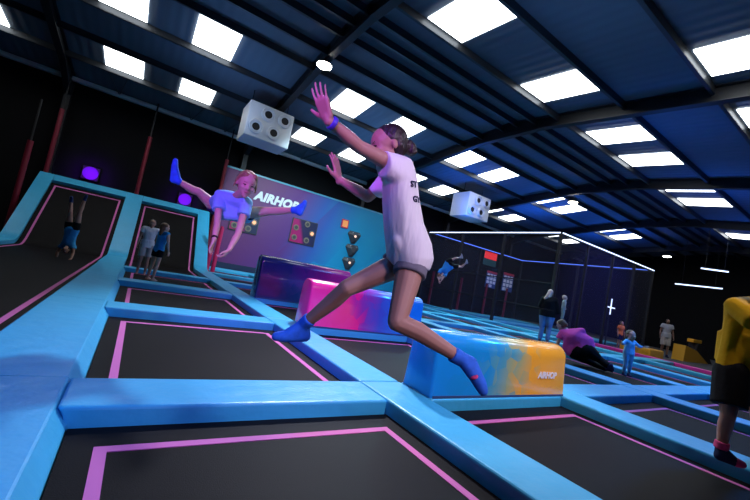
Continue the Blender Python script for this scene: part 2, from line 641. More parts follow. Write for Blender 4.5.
    def hair_cap(self, extra=(), low=0.0):
        c, f, u, s, h = self.hd
        out = [e_pts(c + u * 0.18 * h - f * 0.13 * h, s * 0.36 * h, f * 0.41 * h, u * 0.37 * h, 90),
               e_pts(c - u * (0.02 + low) * h - f * 0.22 * h, s * 0.33 * h, f * 0.26 * h, u * 0.30 * h)]
        for a, ra, b, rb in extra:
            A = c + f * a[0] * h + s * a[1] * h + u * a[2] * h
            B = c + f * b[0] * h + s * b[1] * h + u * b[2] * h
            out.append(cap(A, ra * h, B, rb * h))
        return out


def finish_body(fig, label, voxel, sk, loc=None):
    o = fuse(fig.body, voxel, 2, 'person', sk)
    tag(o, label, 'person')
    return o


def socks(fig, root, voxel, mt, name='sock', g=0.006, cuff=0.12):
    for s in 'LR':
        J, k = fig.J, fig.k
        up = J['an' + s].lerp(J['kn' + s], cuff)
        pr = fig.foot(s, g) + [s_pts(J['an' + s], 0.036 * k + g) + perp_disc(up, J['kn' + s] - J['an' + s], 0.040 * k + g)]
        fuse(pr, voxel, 1, name, mt, root)


# ---- 1: the girl leaping in the foreground -------------------------------------------------
def girl_leaping():
    D = 1.82
    J = dict(shL=P(397, 167, 1.72), shR=P(391, 175, 1.95), elL=P(359, 147, 1.60), elR=P(368, 197, 2.02),
             wrL=P(330, 121.5, 1.50), wrR=P(340, 180, 1.98), hipL=P(413, 259, 1.76), hipR=P(406, 261, 1.90),
             knL=P(397, 322, 1.62), anL=P(463, 360, 1.68), knR=P(347, 288, 1.78), anR=P(303, 325, 1.88),
             heL=P(471, 363, 1.68), toL=P(483, 391, 1.62), heR=P(305, 336, 1.89), toR=P(276, 336.5, 1.83))
    f = Figure(J, k=0.80, front=-RIGHT)
    f.up = (f.msh - f.mhp).normalized()
    k = f.k
    b = f.torso(g=-0.008)
    for s in 'LR':
        b += f.limb_arm(s) + f.limb_leg(s) + f.foot(s)
    # slim thighs leave the hips
    fdir = (-RIGHT * 0.95 - FWD * 0.22 - UP * 0.16)
    b += f.head(P(387, 147.5, 1.80), fdir, UP * 0.98 - RIGHT * 0.12, 0.208, P(394, 163, 1.82), 0.17)
    b += f.hand(P(328.5, 120, 1.495), P(318.5, 96, 1.48) - P(327, 120, 1.495), FWD * 0.75 + RIGHT * 0.6, -RIGHT * 0.75 + FWD * 0.6, 0.162, curl=0.14, spread=0.10, pw=0.98, thumb=0.30, fr=0.80)
    b += f.hand(P(339, 180, 1.98), P(336, 163, 1.97) - P(339, 180, 1.98), FWD * 0.4 - RIGHT * 0.9, -RIGHT * 0.6 - FWD * 0.6, 0.150, curl=0.10, spread=0.12)
    f.body = b
    root = fuse(b, 0.0050, 3, 'person', SK_TAN)
    tag(root, 'girl in long white T-shirt leaping in the foreground, arms stretched up, blue socks', 'person')
    f.face(root, closed=True)
    # hair: drawn back tight into a bun
    c, fd, u, s, h = f.hd
    hair = f.hair_cap([((-0.42, 0, -0.02), 0.12, (-0.52, 0, -0.06), 0.14), ((-0.56, 0.02, -0.06), 0.15, (-0.60, -0.02, -0.14), 0.14)])
    for i in range(9):
        a = i * 0.7
        hair.append(s_pts(c + (fd * (-0.58 + 0.11 * math.cos(a)) + s * 0.12 * math.sin(a * 1.7) + u * (-0.09 + 0.12 * math.sin(a))) * h, 0.07 * h))
    fuse(hair, 0.006, 2, 'hair', H_DARK, root)
    # baggy T-shirt
    X = RIGHT
    Z = FWD
    rows = [(397, 159.5, 9, 0.075, -0.2), (398, 165, 14.5, 0.125, -0.2), (399.5, 180, 17.5, 0.150, -0.16), (400.5, 200, 18.5, 0.148, -0.12),
            (403.5, 225, 20.0, 0.152, -0.08), (408.5, 245, 23.0, 0.160, -0.02), (410.5, 257, 23.0, 0.162, 0.10), (410, 266, 20.0, 0.155, 0.22)]
    discs = []
    for x, y, hw, dz, tl in rows:
        ax = (X * math.cos(tl) - UP * math.sin(tl))
        discs.append(d_pts(P(x, y, D), ax * hw * D / FPX, Z * dz, 28))
    pr = [discs[i] + discs[i + 1] for i in range(len(discs) - 1)]
    # a sagging fold at the back hem and the front hem point
    pr.append(s_pts(P(424, 255, 1.80), 0.036) + s_pts(P(420, 238, 1.82), 0.035) + s_pts(P(415, 262, 1.76), 0.03))
    pr.append(s_pts(P(397, 263, 1.735), 0.02) + s_pts(P(390, 256, 1.78), 0.02) + s_pts(P(398, 240, 1.70), 0.03) + s_pts(P(412, 266, 1.70), 0.025))
    pr.append(s_pts(P(392, 258, 1.86), 0.03) + s_pts(P(391, 240, 1.84), 0.03) + s_pts(P(396, 262, 1.80), 0.02))
    for s, q, r in (('L', P(383, 164, 1.675), 0.060), ('R', P(375, 193, 2.00), 0.043)):
        a = J['sh' + s]
        pr.append(s_pts(a, 0.060 if s == 'L' else 0.05) + s_pts(a - UP * 0.05 + X * 0.02, 0.055 if s == 'L' else 0.04) + perp_disc(q, q - a, r))
    sh = fuse(pr, 0.0075, 3, 't_shirt', C_WHITE, root)
    tag(sh, 'loose white T-shirt with small dark lettering on its back')
    # printing on the back, curving over the shoulder blade
    # shorts
    sp = []
    for s in 'LR':
        sp += f.limb_leg(s, 0.010, 0.28)
    sp.append(e_pts(f.mhp, f.side * 0.12, f.front * 0.095, f.up * 0.08))
    fuse(sp, 0.008, 2, 'shorts', C_GREYSHORT, root)
    for s in 'LR':
        up = J['an' + s].lerp(J['kn' + s], 0.17)
        pr = f.foot(s, 0.006) + [s_pts(J['an' + s], 0.036 * k + 0.006) + perp_disc(up, J['kn' + s] - J['an' + s], 0.040 * k + 0.005)]
        so = fuse(pr, 0.006, 2, 'sock', C_SOCKB, root)
    # pink patch on the trailing sock's sole
    fuse([e_pts(P(474.5, 377, 1.625), RIGHT * 0.018 + UP * 0.006, UP * 0.008, FWD * 0.02)], 0.004, 1, 'sock_emblem', C_SOCKP, root)
    # wristband
    a, bb = J['wrL'], J['elL']
    d = (bb - a).normalized()
    q = a + d * 0.002
    fuse([perp_disc(q, d, 0.030) + perp_disc(q + d * 0.020, d, 0.031)], 0.004, 1, 'wristband', C_BAND, root)
    return root, f


g_root, g_fig = girl_leaping()
# lettering on the back of the shirt, laid on the cloth
from mathutils.bvhtree import BVHTree
bpy.context.view_layer.update()
shirt = [c for c in g_root.children if c.name.startswith('t_shirt')][0]
off = g_root.location + shirt.location
bvh = BVHTree.FromPolygons([v.co + off for v in shirt.data.vertices], [list(p.vertices) for p in shirt.data.polygons])
for word, px, py, hh in (('ST', 410.5, 187.0, 0.030), ('GY', 413.0, 202.0, 0.030)):
    tgt = P(px, py, 1.8)
    hit, nrm, idx, dist = bvh.ray_cast(EYE, (tgt - EYE).normalized())
    if hit:
        nrm = (nrm * 0.6 + (RIGHT * 0.6 - FWD * 0.5).normalized() * 0.4).normalized()
        xd = UP.cross(nrm).normalized()
        flat_text(word, hit + nrm * 0.003, xd, nrm.cross(xd), hh, 'shirt_lettering', C_NAVY, g_root, offset=0.02, extrude=0.0015)


# ---- 2: the girl in a mid-air straddle ------------------------------------------------------
def girl_straddle():
    d = 3.6
    J = dict(shR=P(220, 195, d - 0.02), shL=P(247, 203, d - 0.06), elR=P(217, 226, d - 0.20), elL=P(238, 234, d - 0.22),
             wrR=P(214, 240, d - 0.30), wrL=P(229, 250, d - 0.32), hipR=P(216, 208, d + 0.28), hipL=P(246, 213, d + 0.28),
             knR=P(199, 192, d + 0.10), anR=P(178, 181, d - 0.05), knL=P(270, 211, d + 0.12), anL=P(295, 210, d),
             heR=P(173, 180, d - 0.07), toR=P(175.5, 160.5, d - 0.10), heL=P(300, 213, d - 0.02), toL=P(305, 202, d + 0.02))
    f = Figure(J, k=0.78)
    f.front = (f.front - f.up * f.front.dot(f.up)).normalized()
    if f.front.dot(UP) > 0:
        pass
    b = f.torso(g=-0.006)
    for s in 'LR':
        b += f.limb_arm(s) + f.limb_leg(s) + f.foot(s)
    hc = P(246.5, 184.5, d - 0.20)
    b += f.head(hc, -FWD * 0.80 + RIGHT * 0.48 - UP * 0.30, UP * 0.93 + RIGHT * 0.28, 0.245, P(236, 197, d - 0.05), 0.16)
    b += f.hand(J['wrR'], P(211, 248, d - 0.30) - J['wrR'], RIGHT, -FWD, 0.145, curl=0.35)
    b += f.hand(J['wrL'], P(223.5, 256, d - 0.32) - J['wrL'], UP * -0.5 - RIGHT * 0.5, -FWD * 0.8 + RIGHT * 0.2, 0.145, curl=0.8)
    root = fuse(b, 0.0075, 2, 'person', SK_FAIR)
    tag(root, 'blond girl in pale blue T-shirt doing a mid-air straddle jump, legs wide', 'person')
    f.face(root, closed=True, brow=H_BROWN)
    hair = f.hair_cap([((0.14, -0.16, 0.36), 0.13, (-0.1, -0.30, 0.14), 0.10), ((0.14, 0.16, 0.36), 0.13, (-0.1, 0.30, 0.14), 0.10), ((-0.30, 0.10, 0.15), 0.14, (-0.62, 0.20, 0.02), 0.12), ((-0.55, 0.25, 0.05), 0.12, (-0.60, 0.35, -0.22), 0.09),
                       ((-0.1, -0.36, 0.05), 0.05, (-0.1, -0.40, -0.22), 0.03), ((-0.05, 0.37, 0.05), 0.05, (0.0, 0.40, -0.20), 0.03)])
    fuse(hair, 0.009, 1, 'hair', H_BLOND, root)
    pr = f.torso(g=0.022)
    pr.append(e_pts(f.mhp + f.up * 0.05, f.side * 0.15, f.front * 0.11, f.up * 0.05) + s_pts(P(224, 214, d + 0.05), 0.06) + s_pts(P(243, 214, d + 0.05), 0.06))
    pr += f.limb_arm('L', 0.012, 0.42) + f.limb_arm('R', 0.012, 0.50)
    pr.append(s_pts(P(222, 215, d - 0.02), 0.05) + s_pts(P(241, 216, d - 0.04), 0.05) + s_pts(P(221, 200, d), 0.06) + s_pts(P(244, 206, d), 0.06))
    fuse(pr, 0.010, 2, 't_shirt', C_PALEBLUE, root)
    sp = [e_pts(f.mhp, f.side * 0.16, f.front * 0.105, f.up * 0.09)]
    for s in 'LR':
        sp += f.limb_leg(s, 0.010, 0.22)
    fuse(sp, 0.010, 2, 'shorts', C_NAVY, root)
    socks(f, root, 0.008, C_SOCKB, cuff=0.10)
    a = J['wrR'].lerp(J['elR'], 0.12)
    dd = (J['elR'] - J['wrR']).normalized()
    fuse([perp_disc(a, dd, 0.027) + perp_disc(a + dd * 0.02, dd, 0.028)], 0.005, 1, 'wristband', C_BLACK, root)
    return root


girl_straddle()


# ---- generic smaller people -----------------------------------------------------------------
def walker(label, J, k, sk, shirt, legs, hair, headc, face_dir, hh, voxel=0.014, sleeve=0.5, leg_frac=1.85, build=1.0, hair_extra=(),
           legs_name='trousers', shirt_name='t_shirt', feet=None, feet_name='sock', shirt_long=0.0, head_up=V((0, 0, 1)), neck=None, front=None,
           handL=None, faces=True, cuff=0.1, shoulder_hair=()):
    f = Figure(J, k=k, build=build, front=front)
    f.default_feet()
    b = f.torso()
    for s in 'LR':
        b += f.limb_arm(s) + f.limb_leg(s) + f.foot(s) + f.simple_hand(s, 0.185 * k)
    b += f.head(headc, face_dir, head_up, hh, neck or f.msh + f.up * 0.01)
    root = fuse(b, voxel, 1, 'person', sk)
    tag(root, label, 'person')
    if faces:
        f.face(root)
    if hair is not None:
        fuse(f.hair_cap(hair_extra), voxel, 1, 'hair', hair, root)
    pr = f.torso(g=0.020 * k)
    for s in 'LR':
        if sleeve > 0:
            pr += f.limb_arm(s, 0.018 * k, sleeve)
    if shirt_long:
        hp = f.mhp - f.up * shirt_long
        hw = (f.J['hipL'] - f.J['hipR']).length / 2 + 0.10 * k * build
        pr.append(d_pts(hp, f.side * hw, f.front * 0.125 * k * build) + d_pts(f.mhp + f.up * 0.15 * k, f.side * hw * 0.97, f.front * 0.12 * k * build))
    fuse(pr, voxel, 1, shirt_name, shirt, root)
    hw = (f.J['hipL'] - f.J['hipR']).length / 2
    sp = [e_pts(f.mhp + f.up * 0.02 * k, f.side * (hw + 0.10 * k * build), f.front * 0.122 * k * build, f.up * 0.10 * k)]
    for s in 'LR':
        sp += f.limb_leg(s, 0.014 * k, leg_frac)
    fuse(sp, voxel, 1, legs_name, legs, root)
    if feet is not None:
        socks(f, root, voxel, feet, name=feet_name, cuff=cuff)
    return root, f


Z = V((0, 0, 1))
BEDZ = -0.11


def stand(foot, H, face, hw=0.2, lean=V((0, 0, 0)), stance=0.1, armout=0.07, step=0.0, armfwd=0.0, bend=0.0, zfoot=None):
    """joints of someone upright: foot point, height, facing direction"""
    f = V(face)
    f.z = 0
    f.normalize()
    s = Z.cross(f)           # their left
    k = H / 1.75
    p = V(foot) + Z * 0.014
    J = {}
    hip = p + Z * 0.92 * k + lean * 0.5
    sh = p + Z * 1.43 * k + lean
    for a, q in (('L', 1), ('R', -1)):
        J['hip' + a] = hip + s * q * 0.095 * k
        J['kn' + a] = p + Z * 0.49 * k + s * q * stance * k + f * (0.03 + q * step * 0.5) * k + lean * 0.2
        J['an' + a] = p + Z * 0.09 * k + s * q * stance * 1.1 * k + f * (q * step) * k
        J['sh' + a] = sh + s * q * 0.175 * k
        J['el' + a] = sh + s * q * (0.19 + armout) * k - Z * 0.27 * k + f * (0.0 + armfwd) * k
        J['wr' + a] = sh + s * q * (0.19 + armout * 1.3) * k - Z * (0.50 - bend) * k + f * (0.06 + armfwd * 2.0 + bend) * k
    return J, k, sh + Z * 0.175 * k, f, s


# girl in a blue top seen from behind, and the boy in white she stands in front of
J, k, hc, f, s = stand((0.40, 9.8, BEDZ), 1.34, FWD * 0.9 + RIGHT * 0.35, lean=RIGHT * 0.08, stance=0.10, armout=0.06)
walker('girl in blue vest and black shorts with long brown hair, standing with her back turned', J, k, SK_FAIR, C_BLUE, C_BLACK, H_BROWN,
       hc, f + RIGHT * 0.2, 0.215, sleeve=0, leg_frac=0.45, legs_name='shorts', shirt_name='vest_top', hair_extra=[((-0.30, 0, 0), 0.28, (-0.36, 0.02, -0.75), 0.17)], voxel=0.013)
J, k, hc, f, s = stand((0.22, 10.85, BEDZ), 1.42, -FWD + RIGHT * 0.6, stance=0.09, armout=0.05)
walker('boy in white T-shirt standing behind the girl in the blue vest', J, k, SK_TAN, C_WHITE, C_STONE, H_DARK, hc, f, 0.215, leg_frac=0.8,
       legs_name='shorts', voxel=0.013, shirt_long=0.06)


# handstand on the long lane
def handstand():
    d = 9.75
    J = dict(shL=P(62, 246, d), shR=P(73.5, 246.5, d), elL=P(57.5, 252, d - .05), elR=P(73, 253, d - .05), wrL=P(56.5, 257.5, d - .15), wrR=P(71, 259, d - .15),
             hipL=P(68.5, 228, d), hipR=P(76, 229, d), knL=P(70.5, 212, d - 0.05), knR=P(80, 212, d - 0.05), anL=P(71.5, 201, d), anR=P(85, 199, d),
             heL=P(71, 197.5, d + .06), toL=P(71.7, 197, d - .12), heR=P(85.4, 196.5, d + .06), toR=P(87, 195.5, d - .12))
    f = Figure(J, k=0.92, front=FWD)
    b = f.torso()
    for s in 'LR':
        b += f.limb_arm(s) + f.limb_leg(s) + f.foot(s)
        b += f.hand(J['wr' + s], V((0, 0, -0.25)) - FWD, V((0, 0, -1)), RIGHT * (1 if s == 'L' else -1), 0.13, curl=0.05)
    b += f.head(P(66, 250, d - 0.12), -FWD * 0.6 - Z * 0.3, -Z, 0.2, P(67.5, 245.5, d))
    root = fuse(b, 0.013, 1, 'person', SK_TAN)
    tag(root, 'child upside down in a handstand on the long lane, blue top and dark shorts', 'person')
    f.face(root)
    fuse(f.hair_cap(), 0.013, 1, 'hair', H_DARK, root)
    fuse(f.torso(g=0.018) + f.limb_arm('L', .015, .35) + f.limb_arm('R', .015, .35), 0.013, 1, 't_shirt', C_BLUE, root)
    sp = [e_pts(f.mhp, f.side * 0.15, f.front * 0.1, f.up * 0.08)]
    for s in 'LR':
        sp += f.limb_leg(s, 0.012, 0.4)
    fuse(sp, 0.013, 1, 'shorts', C_BLACK, root)
    socks(f, root, 0.012, C_SOCKN, cuff=0.15)


handstand()

# blond woman holding a toddler, by the netting
fp = V((11.3, 6.9, BEDZ))
J, k, hc, f, s = stand(fp, 1.80, FWD * 0.75 + RIGHT * 0.55, stance=0.10, armout=0.05, bend=0.22)
J['wrR'] = V(fp) + Z * 1.12 + f * 0.30 - s * 0.10
J['elR'] = V(fp) + Z * 1.10 + f * 0.06 - s * 0.30
walker('woman with long pale hair, black top and washed jeans, back turned, holding a toddler', J, k, SK_FAIR, C_BLACK, C_DENIM, H_PALE, hc, f + s * -0.15, 0.235,
       sleeve=1.6, build=1.5, voxel=0.018, hair_extra=[((-0.30, 0.05, 0), 0.30, (-0.50, 0.40, -0.85), 0.20), ((-0.2, 0, 0.0), 0.32, (-0.42, 0.1, -0.5), 0.26)],
       feet=C_SOCKN, shirt_long=0.05)
tp = fp + f * 0.20 - s * 0.40 + Z * 0.86
Jt, kt, hct, ft, st = stand(tp, 0.78, f * 0.4 - s * 0.9, stance=0.12, armout=0.05)
walker('fair-haired toddler in pale clothes carried by the woman with long hair', Jt, kt, SK_FAIR, C_GREY, C_GREY, H_PALE, hct + Z * 0.01, ft, 0.175, voxel=0.014, sleeve=1.6, build=1.25)


# woman kneeling low in a pink top
def crawler():
    d = 8.55
    J = dict(shL=P(562, 333, d + .15), shR=P(582, 331, d - .15), elL=P(557, 345, d + .1), elR=P(584, 345, d + .15), wrL=P(559, 354, d + .2), wrR=P(581, 354, d + .2),
             hipL=P(575, 352, d - .05), hipR=P(587, 350, d - .30), knL=P(593, 363, d - .05), knR=P(599, 359, d - .35), anL=P(608, 369.5, d - .45), anR=P(610, 367, d - .6),
             heL=P(609, 367, d - .5), toL=P(612, 371.5, d - .5), heR=P(611, 365, d - .65), toR=P(613, 370, d - .65))
    f = Figure(J, k=1.0, build=1.75)
    b = f.torso()
    for s in 'LR':
        b += f.limb_arm(s) + f.limb_leg(s) + f.foot(s) + f.simple_hand(s, 0.18)
    b += f.head(P(561, 325, d + 0.25), FWD * 0.7 - RIGHT * 0.5 - UP * 0.2, UP, 0.25, P(570, 332, d + .1), 0.2)
    root = fuse(b, 0.018, 1, 'person', SK_FAIR)
    tag(root, 'woman in pink top and black leggings kneeling down low on a pad', 'person')
    f.face(root)
    fuse(f.hair_cap([((-0.3, 0, 0.1), 0.2, (-0.5, 0, 0.0), 0.18)]), 0.016, 1, 'hair', H_BROWN, root)
    fuse(f.torso(g=0.03) + f.limb_arm('L', .02, .5) + f.limb_arm('R', .02, .5), 0.018, 2, 't_shirt', C_PINK, root)
    sp = [e_pts(f.mhp + f.up * 0.02, f.side * 0.30, f.front * 0.22, f.up * 0.20)]
    for s in 'LR':
        sp += f.limb_leg(s, 0.02, 1.9)
    fuse(sp, 0.018, 2, 'leggings', C_BLACK, root)
    socks(f, root, 0.014, C_SOCKN)


crawler()

# toddler in pale blue, arms out
J, k, hc, f, s = stand((9.42, 3.74, BEDZ), 0.93, -FWD * 0.8 + RIGHT * 0.1, stance=0.11, armout=0.05)
for a, q in (('L', 1), ('R', -1)):
    J['el' + a] = J['sh' + a] + s * q * 0.11 - Z * 0.08 + f * 0.03
    J['wr' + a] = J['el' + a] + s * q * 0.08 + Z * 0.02 + f * 0.06
walker('toddler in pale blue outfit with arms held out, beside the woman in pink', J, k, SK_FAIR, C_PALEBLUE, C_PALEBLUE, H_BROWN, hc + Z * 0.03, f, 0.235, sleeve=1.6, voxel=0.012, build=1.5,
       feet=C_SOCKN)

# child in orange by the netting
J, k, hc, f, s = stand((19.75, 8.3, -0.18), 1.36, -FWD + RIGHT * 0.3, stance=0.1, armout=0.06)
walker('child in orange top and dark shorts standing outside the netting', J, k, SK_TAN, C_ORANGE, C_NAVY, H_DARK, hc, f, 0.22, leg_frac=0.7, legs_name='shorts', voxel=0.018, sleeve=0.6)

# man in grey by the yellow foam
J, k, hc, f, s = stand((23.3, 7.7, -0.18), 1.97, -FWD * 0.9 - RIGHT * 0.2, stance=0.11, armout=0.06)
walker('man in grey T-shirt and pale shorts standing by the yellow foam ramp', J, k, SK_DARK, C_GREY, C_STONE, H_DARK, hc, f, 0.235, leg_frac=0.9, legs_name='shorts', voxel=0.022, build=1.12, shirt_long=0.05,
       feet=C_NAVY, feet_name='shoe')


# man in yellow on the right edge
def man_yellow():
    d = 3.30
    J = dict(shL=P(735, 306, 3.25), shR=P(766, 304, 3.50), elL=P(757, 323, 3.05), elR=P(780, 330, 3.25), wrL=P(777, 313, 2.95), wrR=P(790, 322, 3.1),
             hipL=P(731, 372, 3.22), hipR=P(752, 374, 3.45), knL=P(728, 416, 3.12), knR=P(759, 420, 3.25), anL=P(722.5, 452, 3.26), anR=P(764, 458, 3.3),
             heL=Pz(719, 456, 0.037), toL=Pz(742, 464.5, 0.030), heR=Pz(764, 455, 0.037), toR=Pz(790, 463, 0.030))
    J['anL'] = J['heL'] + V((0.03, 0.0, 0.06))
    J['anR'] = J['heR'] + V((0.03, 0.0, 0.06))
    f = Figure(J, k=1.0, build=1.1)
    b = f.torso()
    for s in 'LR':
        b += f.limb_arm(s) + f.limb_leg(s) + f.foot(s) + f.simple_hand(s, 0.19)
    b += f.head(P(771, 280, 3.2), RIGHT * 0.8 - FWD * 0.4, UP * 0.97 + RIGHT * 0.2, 0.235, P(757, 302, 3.3), 0.22)
    root = fuse(b, 0.012, 2, 'person', SK_TAN)
    tag(root, 'man in yellow T-shirt and black shorts standing at the right edge of the photo', 'person')
    f.face(root)
    fuse(f.hair_cap(), 0.012, 1, 'hair', H_DARK, root)
    hw = 0.2
    pr = f.torso(g=0.030) + f.limb_arm('L', .022, .95) + f.limb_arm('R', .022, .95)
    pr.append(d_pts(P(740, 364, 3.33), f.side * 0.225, f.front * 0.165) + d_pts(P(742, 335, 3.32), f.side * 0.215, f.front * 0.155))
    fuse(pr, 0.012, 2, 't_shirt', C_YELLOW, root)
    sp = [e_pts(f.mhp, f.side * 0.20, f.front * 0.145, f.up * 0.12)]
    for s in 'LR':
        sp += f.limb_leg(s, 0.030, 0.78)
    fuse(sp, 0.012, 2, 'shorts', C_BLACK, root)
    for s in 'LR':
        up = J['an' + s].lerp(J['kn' + s], 0.02)
        so = fuse(f.foot(s, 0.006), 0.008, 1, 'sock', C_NAVY, root)
        an = J['an' + s]
        dr = (J['kn' + s] - an).normalized()
        fuse([perp_disc(an + dr * 0.0, dr, 0.052) + perp_disc(an + dr * 0.06, dr, 0.050)], 0.006, 1, 'sock_cuff', C_SOCKP, so)
        t0 = J['he' + s].lerp(J['to' + s], 0.78)
        fuse([s_pts(t0, 0.038) + s_pts(J['to' + s], 0.030)], 0.006, 1, 'sock_toe', C_SOCKP, so)


man_yellow()


# boy diving in a blue top
def diver():
    d = 13.6
    J = dict(shL=P(446, 274, d), shR=P(440.5, 270, d), elL=P(443, 278, d - .1), elR=P(438, 276, d - .1), wrL=P(441, 281, d - .2), wrR=P(439, 281, d - .2),
             hipL=P(453, 266, d), hipR=P(447.5, 261.5, d), knL=P(462, 267, d + .05), knR=P(455.5, 258, d), anL=P(465.5, 263.5, d), anR=P(460, 257.5, d),
             heL=P(467.5, 263, d), toL=P(466.5, 259.5, d), heR=P(462.5, 258, d), toR=P(461.5, 254, d))
    f = Figure(J, k=0.70)
    b = f.torso()
    for s in 'LR':
        b += f.limb_arm(s) + f.limb_leg(s) + f.foot(s) + f.simple_hand(s, 0.13)
    b += f.head(P(439.5, 277, d - .1), -UP * 0.8 - RIGHT * 0.5, -RIGHT * 0.7 - UP * 0.3, 0.2, P(443, 272.5, d))
    root = fuse(b, 0.014, 1, 'person', SK_FAIR)
    tag(root, 'boy in bright blue top flipping through the air in front of the netting', 'person')
    f.face(root)
    fuse(f.hair_cap(), 0.014, 1, 'hair', H_BROWN, root)
    fuse(f.torso(g=0.025) + f.limb_arm('L', .02, .5) + f.limb_arm('R', .02, .5), 0.014, 1, 't_shirt', C_BLUE, root)
    sp = [e_pts(f.mhp, f.side * 0.17, f.front * 0.12, f.up * 0.09)]
    for s in 'LR':
        sp += f.limb_leg(s, 0.02, 0.55)
    fuse(sp, 0.014, 1, 'shorts', C_BLACK, root)
    socks(f, root, 0.013, C_GREY)


diver()

# ================================================================== THE SETTING
FZ = -0.18
XW0, XW1, YW0, YW1 = -7.5, 36.0, -1.3, 19.75
RY, RZ, SL = 9.1, 7.68, 0.105


def roofz(y):
    return RZ - SL * abs(y - RY)


MB().box((XW0 - 0.3, YW0 - 0.3, FZ - 0.3), (XW1 + 0.3, YW1 + 0.3, FZ)).build('floor', M['floor'])['kind'] = 'structure'
for nm, lo, hi in (('wall_left', (XW0 - 0.2, YW0 - 0.2, FZ), (XW0, YW1 + 0.2, 7.6)), ('wall_right', (XW1, YW0 - 0.2, FZ), (XW1 + 0.2, YW1 + 0.2, 7.6)),
                   ('wall_far', (XW0, YW1, FZ), (XW1, YW1 + 0.2, roofz(YW1) + 0.02)), ('wall_near', (XW0, YW0 - 0.2, FZ), (XW1, YW0, roofz(YW0) + 0.02))):
    MB().box(lo, hi).build(nm, M['wallblack'])['kind'] = 'structure'
for nm, ya, yb in (('ceiling', RY, YW1 + 0.2), ('ceiling', YW0 - 0.2, RY)):
    za, zb = roofz(ya), roofz(yb)
    MB().prism([(ya, za), (yb, zb), (yb, zb + 0.12), (ya, za + 0.12)], XW0 - 0.2, XW1 + 0.2).build(nm, M['roof'])['kind'] = 'structure'

# purlins (along the hall)
for y in (-1.0, 1.3, 3.25, 5.22, 7.25, 8.12, 8.85, 9.5, 10.5, 11.5, 13.5, 15.47, 17.3):
    z = roofz(y)
    mb = MB()
    mb.box((XW0, y - 0.03, z - 0.20), (XW1, y + 0.03, z - 0.002))
    mb.box((XW0, y - 0.03, z - 0.205), (XW1, y + 0.05, z - 0.185))
    mb.build('roof_purlin', M['purlin'])['kind'] = 'structure'
mb = MB().box((XW0, 19.25, roofz(19.4) - 0.20), (XW1, 19.45, roofz(19.4) - 0.04))
mb.build('eave_beam', M['eave'])['kind'] = 'structure'
# portal rafters
RX = (-3.5, 3.62, 10.75, 17.95, 25.2, 32.4)
for x in RX:
    mb = MB()
    for ya, yb in ((RY, 19.3), (RY, YW0 + 0.05)):
        za, zb = roofz(ya) - 0.2, roofz(yb) - 0.2
        for o, hh, ww in ((-0.20, 0.03, 0.22), (0.0, 0.40, 0.03), (0.185, 0.025, 0.22)):
            n = 1
            mb.bar((x, ya, za + o), (x, yb, zb + o), ww, hh)
        # haunch at the eave and at the ridge
        s = 1 if yb > ya else -1
        mb.prism([(yb, zb - 0.2), (yb - s * 2.2, roofz(yb - s * 2.2) - 0.4), (yb, zb - 0.62)], x - 0.1, x + 0.1)
        mb.prism([(ya, za - 0.2), (ya + s * 1.5, roofz(ya + s * 1.5) - 0.4), (ya, za - 0.36)], x - 0.1, x + 0.1)
    mb.build('roof_rafter', M['steel'])['kind'] = 'structure'
    for y in (19.45, YW0 + 0.15):
        MB().box((x - 0.11, y - 0.13, FZ), (x + 0.11, y + 0.13, roofz(y) - 0.3)).build('steel_column', M['steel'])['kind'] = 'structure'
# slim braces between the eave beam and the last purlin
for x in (-1.9, 0.9, 2.4, 6.4, 9.0, 13.2, 16.2):
    mb = MB()
    mb.tube((x, 19.35, roofz(19.4) - 0.1), (x - 0.35, 17.33, roofz(17.3) - 0.12), 0.018, n=6)
    mb.tube((x, 19.35, roofz(19.4) - 0.1), (x + 0.35, 17.33, roofz(17.3) - 0.12), 0.018, n=6)
    mb.build('roof_brace', M['purlin'])['kind'] = 'structure'

# rooflights
nwin = 0


def rooflight(x, y0, y1, w=1.2):
    global nwin
    pts = [(x, y0), (x + w, y0), (x + w, y1), (x, y1)]
    zs = [roofz(p[1]) - 0.035 for p in pts]
    mb = MB()
    vs = [(p[0], p[1], z) for p, z in zip(pts, zs)] + [(p[0], p[1], z + 0.03) for p, z in zip(pts, zs)]
    mb.add(vs, [[0, 1, 2, 3], [7, 6, 5, 4], [0, 4, 5, 1], [1, 5, 6, 2], [2, 6, 7, 3], [3, 7, 4, 0]])
    nwin += 1
    mb.build('window_%d' % nwin, M['sky'])['kind'] = 'structure'


for x in (-6.15, -2.3, 0.15, 5.05, 7.6, 11.35, 13.85, 18.1, 20.5, 25.6, 28.1):
    if x > -5:
        rooflight(x, 11.58, 13.40)
    rooflight(x, 15.55, 17.22)
for x in (4.75, 8.5, 12.3, 14.8, 18.4, 20.8, 25.7, 28.2):
    rooflight(x, 5.32, 7.15)
for x in (8.95, 12.1, 14.6, 18.3):
    rooflight(x, 1.6, 3.15)

# round high-bay lamps
for i, (x, y, zz, lab) in enumerate(((3.58, 10.48, 6.95, 'round high-bay lamp under the nearest rafter, above the raised hand'),
                                     (18.68, 10.97, 6.90, 'round high-bay lamp glowing beside the paired rooflights, right of centre'),
                                     (31.0, 10.8, 6.38, 'small round high-bay lamp, farthest one at the right end of the roof'))):
    t = thing('high_bay_lamp', (x, y, zz), lab, 'lamp', 'round high-bay lamps')
    mb = MB()
    mb.tube((x, y, zz + 0.03), (x, y, zz + 0.14), 0.24, 0.13, n=24)
    mb.tube((x, y, zz + 0.14), (x, y, roofz(y) - (0.43 if i == 0 else 0.008)), 0.012, n=8)
    mb.build('lamp_housing', M['darkgrey'], t, smooth=False)
    MB().tube((x, y, zz), (x, y, zz + 0.03), 0.225, n=24).build('lamp_lens', M['lamp'], t)

